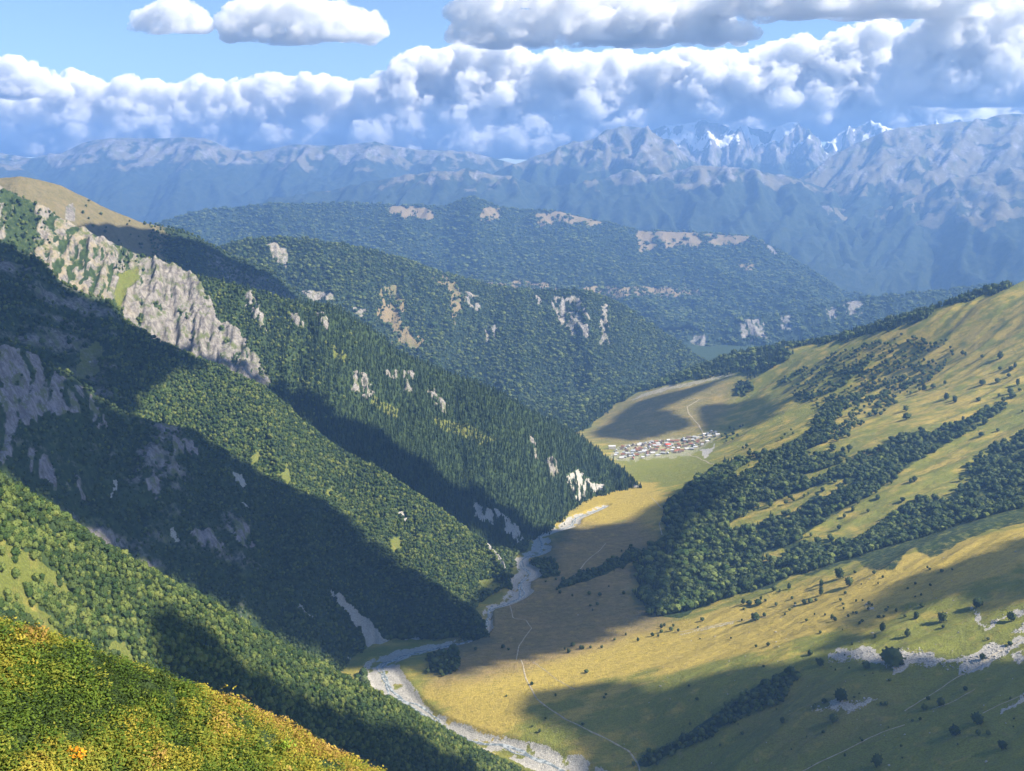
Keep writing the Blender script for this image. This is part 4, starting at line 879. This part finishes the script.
# ------------------------------------------------------------------ river strands and paths
def ribbon(name, pts, widths, lift, mat, step=6, sm=3, meander=0, seed=0, kind='structure', surf=None):
    if pts.shape[1] == 2 or True:
        Q, w = resample(pts[:, :2], widths, step, sm)
    tg = np.gradient(Q, axis=0); tg /= np.linalg.norm(tg, axis=1, keepdims=True); nr = np.stack([-tg[:, 1], tg[:, 0]], -1)
    s_ = np.arange(len(Q)) * step
    Q = Q + nr * (meander * fbm(s_ / 130, s_ * 0 + seed, 3, seed))[:, None]
    w = w * (.85 + .5 * fbm(s_ / 30, s_ * 0 + 3.3, 2, seed + 1))
    cols = []
    for a in (-1, -.5, 0, .5, 1):
        xy = Q + nr * (w * a)[:, None]; z = zval(xy[:, 0], xy[:, 1]) + lift * (1 if abs(a) < 1 else .25); cols.append(np.c_[xy, z])
    me = grid_mesh(name, np.stack(cols, 1)); return tag(link(name, me, None, mat), kind=kind)
mw = N('river_water'); mw.b.inputs['Roughness'].default_value = .25; mw.b.inputs['Specular IOR Level'].default_value = .5
mw.put(mw.b.inputs['Base Color'], mw.mix(mw.ramp(mw.noise(.15, 4), .45, .6), (.16, .19, .20), (.42, .45, .46))); mw.bump(mw.noise(.5, 3), .6, .5)
for i, (a, b, wd_) in enumerate([(0, len(RV), 4.0), (0, int(len(RV) * .5), 3.0), (int(len(RV) * .25), len(RV), 2.8)]):
    ribbon('river', RV[a:b], np.full(b - a, wd_ * .8), .6, mw.m, 6, 2, RWd[a:b].mean() * (.9 if i == 0 else 1.3), 5 + i * 3)
mp = N('bare_track'); mp.put(mp.b.inputs['Base Color'], mp.mix(mp.ramp(mp.noise(.12, 4), .35, .65), (.30, .25, .17), (.44, .39, .29)))
PATHS = [([(521, 660), (526, 679), (536, 699), (550, 709), (566, 719), (592, 732), (629, 752), (638, 764), (645, 790)], 2.0),
         ([(533, 662), (545, 670), (556, 679), (575, 690)], 1.2),
         ([(509, 603), (513, 618), (526, 620), (532, 628), (524, 638), (519, 646), (516, 660)], 1.8),
         ([(579, 571), (586, 562), (592, 556), (600, 550), (606, 543)], 1.8),
         ([(652, 498), (659, 506), (670, 514), (659, 523), (662, 535)], 2.2),
         ([(687, 453), (700, 458), (714, 464)], 3.4), ([(705, 437), (698, 424), (689, 414), (687, 407), (699, 400)], 3.2),
         ([(780, 779), (797, 768), (822, 755), (848, 744), (870, 733), (905, 721)], 1.5), ([(905, 706), (920, 696), (935, 687), (962, 670), (975, 664), (995, 652), (1022, 639), (1045, 628)], 1.6),
         ([(982, 717), (1002, 707), (1024, 696), (1045, 688)], 1.3), ([(680, 633), (705, 628), (734, 620), (767, 616)], 2.0), ([(932, 706), (950, 700), (975, 689)], 1.0)]
for pts, wd_ in PATHS:
    G3 = np.array([raypt(p[0], p[1], zval0) for p in pts]); ribbon('path', G3, np.full(len(G3), wd_ * .75), .45, mp.m, 5, 1, 2.5, int(pts[0][0]))

# ------------------------------------------------------------------ boulders
M_ROCK = N('boulder_stone'); M_ROCK.put(M_ROCK.b.inputs['Base Color'], M_ROCK.mix(M_ROCK.ramp(M_ROCK.noise(1.2, 4), .3, .7), (.24, .23, .21), (.46, .44, .40))); M_ROCK = M_ROCK.m
def rock_mesh(name, seed):
    bm = bmesh.new(); bmesh.ops.create_icosphere(bm, subdivisions=2, radius=.5)
    for v_ in bm.verts:
        d = 1 + .5 * mnoise.noise(v_.co * 2.2 + Vector((seed, 0, 0))); v_.co *= d; v_.co.z = v_.co.z * .7 + .15
    return bm_mesh(name, bm, M_ROCK)
PC_ROCK = proto_coll('boulder_kinds', [rock_mesh('boulder', i * 5.) for i in range(4)])
PB = ground_scatter(4.2, SCREE, (1000, 2200), (150, 1300), (), .55)
PB2 = ground_scatter(22, [[(680, 640), (860, 580), (1030, 530), (1030, 771), (640, 771), (600, 700)]], (1000, 2300), (100, 1300), (), .12)
instancer('scree_boulders', np.concatenate([PB, PB2]), PC_ROCK, .8, 2.8, 'pale grey boulders strewn over the scree and near right slope', 'boulders', (.9, 1.6), .4)

# ------------------------------------------------------------------ single trees on the right slope
def trunk_mesh(name, seed):
    rng = random.Random(seed); bm = bmesh.new()
    def limb(a, b, r1, r2):
        d = (b - a); q = d.to_track_quat('Z', 'Y'); n = 6; R = []
        for (c, r) in ((a, r1), (b, r2)):
            R.append([bm.verts.new(c + q @ Vector((math.cos(6.283 * i / n) * r, math.sin(6.283 * i / n) * r, 0))) for i in range(n)])
        for i in range(n): bm.faces.new((R[0][i], R[0][(i + 1) % n], R[1][(i + 1) % n], R[1][i]))
    t1 = Vector((rng.uniform(-.02, .02), rng.uniform(-.02, .02), .3)); t2 = t1 + Vector((rng.uniform(-.03, .03), rng.uniform(-.03, .03), .4))
    limb(Vector((0, 0, -.06)), t1, .04, .028); limb(t1, t2, .028, .01)
    for k_ in range(5):
        a = k_ * 1.26 + rng.uniform(-.3, .3); s0 = t1.lerp(t2, k_ / 7); limb(s0, s0 + Vector((math.cos(a) * .2, math.sin(a) * .2, .16)), .014, .005)
    return bm_mesh(name, bm, M_BARK)
CR = [crown_mesh('crown', 50 + i, M_BROAD_R, 190, w_, 2, False, cb) for i, (w_, cb) in enumerate([(.42, .16), (.36, .12), (.48, .10), (.30, .10)])]
CRL = [crown_mesh('crown', 60 + i, M_BROAD, 150, w_, 2, False, cb) for i, (w_, cb) in enumerate([(.42, .16), (.36, .12), (.40, .10)])]
CRC = [conifer_mesh('crown', 70, M_CONIF, .2)]
TRK = [trunk_mesh('trunk', i) for i in range(3)]
def tree_kind(cr):
    e = bpy.data.objects.new('tree', None); COL.objects.link(e)
    c = link('crown', cr, e); k_ = link('trunk', random.choice(TRK), e); return e
proto_used = {}
def place_tree(P, h, kind, label, group, name='tree', wide=1.0):
    if kind not in proto_used:
        e = tree_kind(kind); proto_used[kind] = (e, list(e.children)); 
    else:
        src, ch = proto_used[kind]; e = src.copy(); COL.objects.link(e)
        for c in ch:
            d = c.copy(); COL.objects.link(d); d.parent = e
    e.name = name; e.location = (float(P[0]), float(P[1]), float(P[2]) - .15); e.rotation_euler = (0, 0, random.uniform(0, 6.28)); e.scale = (h * wide, h * wide, h)
    for kx in ('group',):
        if kx in e: del e[kx]
    tag(e, label, 'bush' if name == 'bush' else 'tree', group); return e
def ground_at(px, py):
    p = raypt(px, py, lambda x, y: zval0(x, y) + znoise(x, y)); p[2] = zval(p[0:1], p[1:2])[0]; return p
GRP = 'single trees on the near right slope'
TREES = [(891, 666, 18, 1.05, 'largest dark round tree, standing on the pale scree of the near right slope'), (840, 702, 13, .95, 'dark tree at the upper edge of the small lower scree patch'),
         (877, 766, 12, .9, 'dark upright tree near the bottom edge, below the long narrow track'), (977, 608, 10, 1, 'dark round tree at the head of the small upper right rock patches'),
         (942, 622, 10, 1, 'round sunlit tree alone on the yellow patch of the near right slope'), (916, 619, 7, 1, 'small round tree left of the sunlit tree on the yellow patch'),
         (907, 637, 8, 1, 'dark tree just below the yellow ridge, above the large scree'), (882, 632, 9, .7, 'narrow tree among bushes on the golden slope above the large tree'),
         (977, 724, 11, 1.15, 'dark tree at the lower end of the right edge track'), (954, 735, 9, 1.7, 'wide flat dark thicket tree below the long narrow track'),
         (1002, 749, 9, 1.1, 'round dark tree lowest at the right edge'), (940, 706, 9, 1, 'dark tree leaning beside the upper narrow track'), (924, 710, 6, 1.2, 'low dark tree left of the one beside the upper narrow track'),
         (866, 668, 7, 1, 'small tree in the scree left of the largest tree'), (820, 666, 8, 1.1, 'low tree at the left tip of the large scree'), (833, 723, 10, 1, 'dark tree just below the small lower scree patch'),
         (1011, 621, 9, 1, 'dark tree on the rocks near the right edge'), (982, 660, 7, .9, 'small dark tree where the scree narrows to the right'), (782, 723, 6, 1, 'single small tree on the smooth slope right of the tree strip'),
         (821, 595, 8, .8, 'lower of two stacked trees below the forest belt'), (821, 587, 7, .8, 'upper of two stacked trees below the forest belt'), (849, 586, 9, 1, 'dark tree standing out below the thick right forest'), (839, 579, 11, .9, 'tall dark tree at the lower rim of the right forest'),
         (755, 620, 7, 1.1, 'rounded tree beside the bare yellow track'), (713, 604, 9, .6, 'slim upright tree at the left end of the golden slope'), (900, 665, 6, 1.2, 'little bush touching the largest tree on its right')]
for (px, py, h, wd_, lb) in TREES:
    p = ground_at(px, py); place_tree(p, h * 1.06 * p[1] / F / .93, random.choice(CR), lb, GRP, 'tree', wd_)
SMALL = [(978, 735, 6), (988, 735, 5), (810, 655, 5), (824, 703, 5), (814, 709, 5), (886, 705, 4), (965, 691, 5), (832, 619, 5), (835, 621, 4), (768, 646, 4), (756, 647, 3), (774, 591, 6), (789, 589, 6), (758, 605, 6), (749, 605, 5), (743, 604, 5), (776, 606, 4), (804, 604, 5), (810, 603, 5), (816, 601, 3),
         (874, 574, 4), (845, 594, 3), (856, 602, 3), (872, 606, 3), (886, 611, 3), (868, 610, 3), (848, 617, 3), (862, 622, 3), (878, 618, 3), (922, 607, 4), (896, 612, 4), (875, 638, 4), (852, 645, 3), (905, 617, 3), (943, 628, 4), (928, 700, 4), (920, 720, 3), (988, 640, 3), (1010, 645, 4), (742, 735, 4), (697, 700, 3), (690, 725, 3)]
for (px, py, h) in SMALL:
    p = ground_at(px, py); place_tree(p, h * p[1] / F / .93, random.choice(CR), 'small dark bush growing alone on the grass of the near right slope', 'small bushes dotted over the near right slope', 'bush', random.uniform(.9, 1.25))
def many(n, poly, hr, label, group, name='bush', seed=0, kinds=None):
    rg = random.Random(seed); x0 = min(p[0] for p in poly); x1 = max(p[0] for p in poly); y0 = min(p[1] for p in poly); y1 = max(p[1] for p in poly); c = 0; g = 0
    while c < n and g < 4000:
        g += 1; x = rg.uniform(x0, x1); y = rg.uniform(y0, y1)
        if not pip(np.array([x]), np.array([y]), poly)[0]: continue
        if fbm(np.array([x / 28]), np.array([y / 14]), 2, seed)[0] < rg.uniform(-.5, .15): continue
        if any(pip(np.array([x]), np.array([y]), q)[0] for q in WOODS): continue
        p = ground_at(x, y); h = rg.uniform(*hr) * rg.uniform(.8, 1.2)
        place_tree(p, h * p[1] / F / .93, rg.choice(kinds or CR), label, group, name, rg.uniform(.85, 1.25)); c += 1
many(46, [(690, 625), (780, 592), (850, 572), (900, 575), (960, 560), (930, 600), (860, 640), (760, 640), (700, 645)], (1.8, 3.6), 'tiny dark bush on the golden grass below the forest edge', 'tiny bushes on the golden grass', 'bush', 3)
many(34, [(680, 680), (860, 640), (900, 670), (1024, 690), (1024, 771), (700, 771)], (1.6, 3.2), 'tiny dark bush on the shaded lower right slope', 'tiny bushes on the shaded lower right slope', 'bush', 4)
many(26, [(780, 470), (830, 445), (900, 440), (1000, 380), (1024, 380), (1024, 420), (940, 465), (880, 510), (840, 530), (770, 520)], (3, 6), 'dark tree standing singly on the meadow strip between the forest belts', 'trees on the meadow strips', 'tree', 5)
many(24, [(900, 380), (1020, 330), (1024, 400), (960, 420), (900, 420)], (3, 6), 'dark tree scattered on the upper sunlit pasture near the right edge', 'trees on the upper pasture', 'tree', 6)
many(22, [(540, 655), (600, 638), (690, 620), (700, 630), (620, 646), (560, 662)], (2.5, 4.5), 'low bush in the row along the rim of the yellow meadow', 'bushes along the meadow rim', 'bush', 7)
many(16, [(480, 600), (560, 540), (640, 530), (640, 600), (520, 650), (470, 655)], (2, 4), 'small dark bush on the brown valley floor', 'bushes on the valley floor', 'bush', 8)
many(10, [(500, 690), (600, 670), (620, 740), (540, 740)], (2, 4), 'small dark bush on the yellow meadow by the river', 'bushes on the river meadow', 'bush', 9)
for p in P1_near:
    place_tree(p, random.uniform(6, 9.5), random.choice(CRL), 'sunlit broadleaf tree in the dense forest on the near left spur', 'nearest trees of the left spur forest', 'broadleaf_tree', random.uniform(.9, 1.15))

# ------------------------------------------------------------------ village
def flat(nm, a, b=None):
    k_ = N(nm); b = b or tuple(c * .75 for c in a); k_.put(k_.b.inputs['Base Color'], k_.mix(k_.ramp(k_.noise(.5, 3), .35, .65), a, b)); k_.b.inputs['Roughness'].default_value = .7; return k_.m
HW = [flat('whitewash', (.55, .52, .47)), flat('stone_wall', (.38, .35, .31)), flat('timber_wall', (.22, .15, .10))]
HR = {'grey': flat('grey_metal_roof', (.42, .44, .47)), 'white': flat('white_metal_roof', (.60, .60, .62)), 'rust': flat('rust_roof', (.30, .13, .08)), 'red': flat('red_roof', (.62, .10, .06)), 'brown': flat('brown_roof', (.16, .11, .08))}
M_WIN = flat('window_glass', (.03, .035, .04))
def house_kind(L_, W_, H_, wall, roof):
    e = bpy.data.objects.new('house', None); COL.objects.link(e)
    bm = bmesh.new(); rh = W_ * .32
    x, y = L_ / 2, W_ / 2
    vv = [bm.verts.new(c) for c in [(-x, -y, -3), (x, -y, -3), (x, y, -3), (-x, y, -3), (-x, -y, H_), (x, -y, H_), (x, y, H_), (-x, y, H_), (-x, 0, H_ + rh), (x, 0, H_ + rh)]]
    for f in [(0, 1, 5, 4), (2, 3, 7, 6), (1, 2, 6, 9, 5), (3, 0, 4, 8, 7)]: bm.faces.new([vv[i] for i in f])
    link('wall', bm_mesh('wall', bm, wall), e)
    bm = bmesh.new(); o_ = .7; zo = -.25
    for sgn in (1, -1):
        q = [(-x - o_, sgn * (y + o_), H_ - o_ * .6), (x + o_, sgn * (y + o_), H_ - o_ * .6), (x + o_, 0, H_ + rh + .1), (-x - o_, 0, H_ + rh + .1)]
        a = [bm.verts.new(c) for c in q]; b = [bm.verts.new((c[0], c[1], c[2] + .25)) for c in q]
        bm.faces.new(a); bm.faces.new(b[::-1])
        for i in range(4): bm.faces.new((a[i], a[(i + 1) % 4], b[(i + 1) % 4], b[i]))
    link('roof', bm_mesh('roof', bm, roof), e)
    for sx in (-.28, .28):
        bm = bmesh.new(); r = bmesh.ops.create_cube(bm, size=1)
        for v_ in r['verts']: v_.co = Vector((v_.co.x * 1.4 + sx * L_, v_.co.y * .1 - y - .06, v_.co.z * 1.4 + H_ * .55))
        link('window', bm_mesh('window', bm, M_WIN), e)
    return e
kinds = {}
def place_house(P, rz, key, label, group):
    if key not in kinds: e = house_kind(*key[:3], HW[key[3]], HR[key[4]]); kinds[key] = (e, list(e.children))
    else:
        src, ch = kinds[key]; e = src.copy(); COL.objects.link(e)
        for c in ch: d = c.copy(); COL.objects.link(d); d.parent = e
    if 'group' in e: del e['group']
    e.location = P; e.rotation_euler = (0, 0, rz); tag(e, label, 'house', group)
HL = {'white': 'whitewashed village house under a pale metal roof', 'grey': 'village house under a dull grey roof', 'rust': 'village house under a rust brown roof', 'brown': 'stone village house under a dark brown roof'}
rg = random.Random(5); placed = []
VIL = [(612, 455), (620, 448), (645, 443), (665, 441), (690, 438), (712, 431), (720, 434), (706, 444), (688, 452), (660, 456), (635, 460), (618, 460)]
tries = 0
while len(placed) < 105 and tries < 6000:
    tries += 1; x, y = rg.uniform(610, 722), rg.uniform(430, 461)
    if not pip(np.array([x]), np.array([y]), VIL)[0]: continue
    p = raypt(x, y, zval0, 3000, 5200); 
    if any((p[0] - q[0]) ** 2 + (p[1] - q[1]) ** 2 < 16.5 ** 2 for q in placed): continue
    p[2] = zval(p[0:1], p[1:2])[0]; placed.append(p)
    rf = rg.choices(['white', 'grey', 'rust', 'brown'], [.26, .26, .26, .22])[0]
    L_, W_, H_ = rg.choice([(15, 9, 6), (19, 10, 6), (12, 9, 7)])
    place_house(p, rg.choice([0, .15, 1.5, -.2]) + rg.uniform(-.15, .15), (L_, W_, H_, {'white': 0, 'grey': 0 if rg.random() < .5 else 1, 'rust': 0, 'brown': 1}[rf], rf), HL[rf], {'white': 'pale roofed houses of the village', 'grey': 'grey roofed houses of the village', 'rust': 'rust roofed houses of the village', 'brown': 'dark roofed houses of the village'}[rf])
p = raypt(668, 446, zval0, 3000, 5200); p[2] = zval(p[0:1], p[1:2])[0] + 1.5
place_house(p, .1, (22, 13, 7, 0, 'red'), 'bright red roofed building in the middle of the village', None)
p = raypt(612, 449, zval0, 3000, 5200); p[2] = zval(p[0:1], p[1:2])[0] + 4
place_house(p, .05, (30, 12, 9, 0, 'white'), 'long white building at the left end of the village', None)
# a pale boulder on the shaded slope and one in the valley
for (s_, px, py, sz, lb) in [(L3, 90, 363, 6, 'pale boulder lying on the shaded green clearing at upper left'), ('V', 578, 615, 4, 'pale boulder alone on the brown valley floor')]:
    p = hit(s_, px, py) if s_ != 'V' else ground_at(px, py)
    o = link('boulder', rock_mesh('boulder', 3.3)); o.location = p; o.scale = (sz, sz, sz * .8); tag(o, lb, 'boulder')
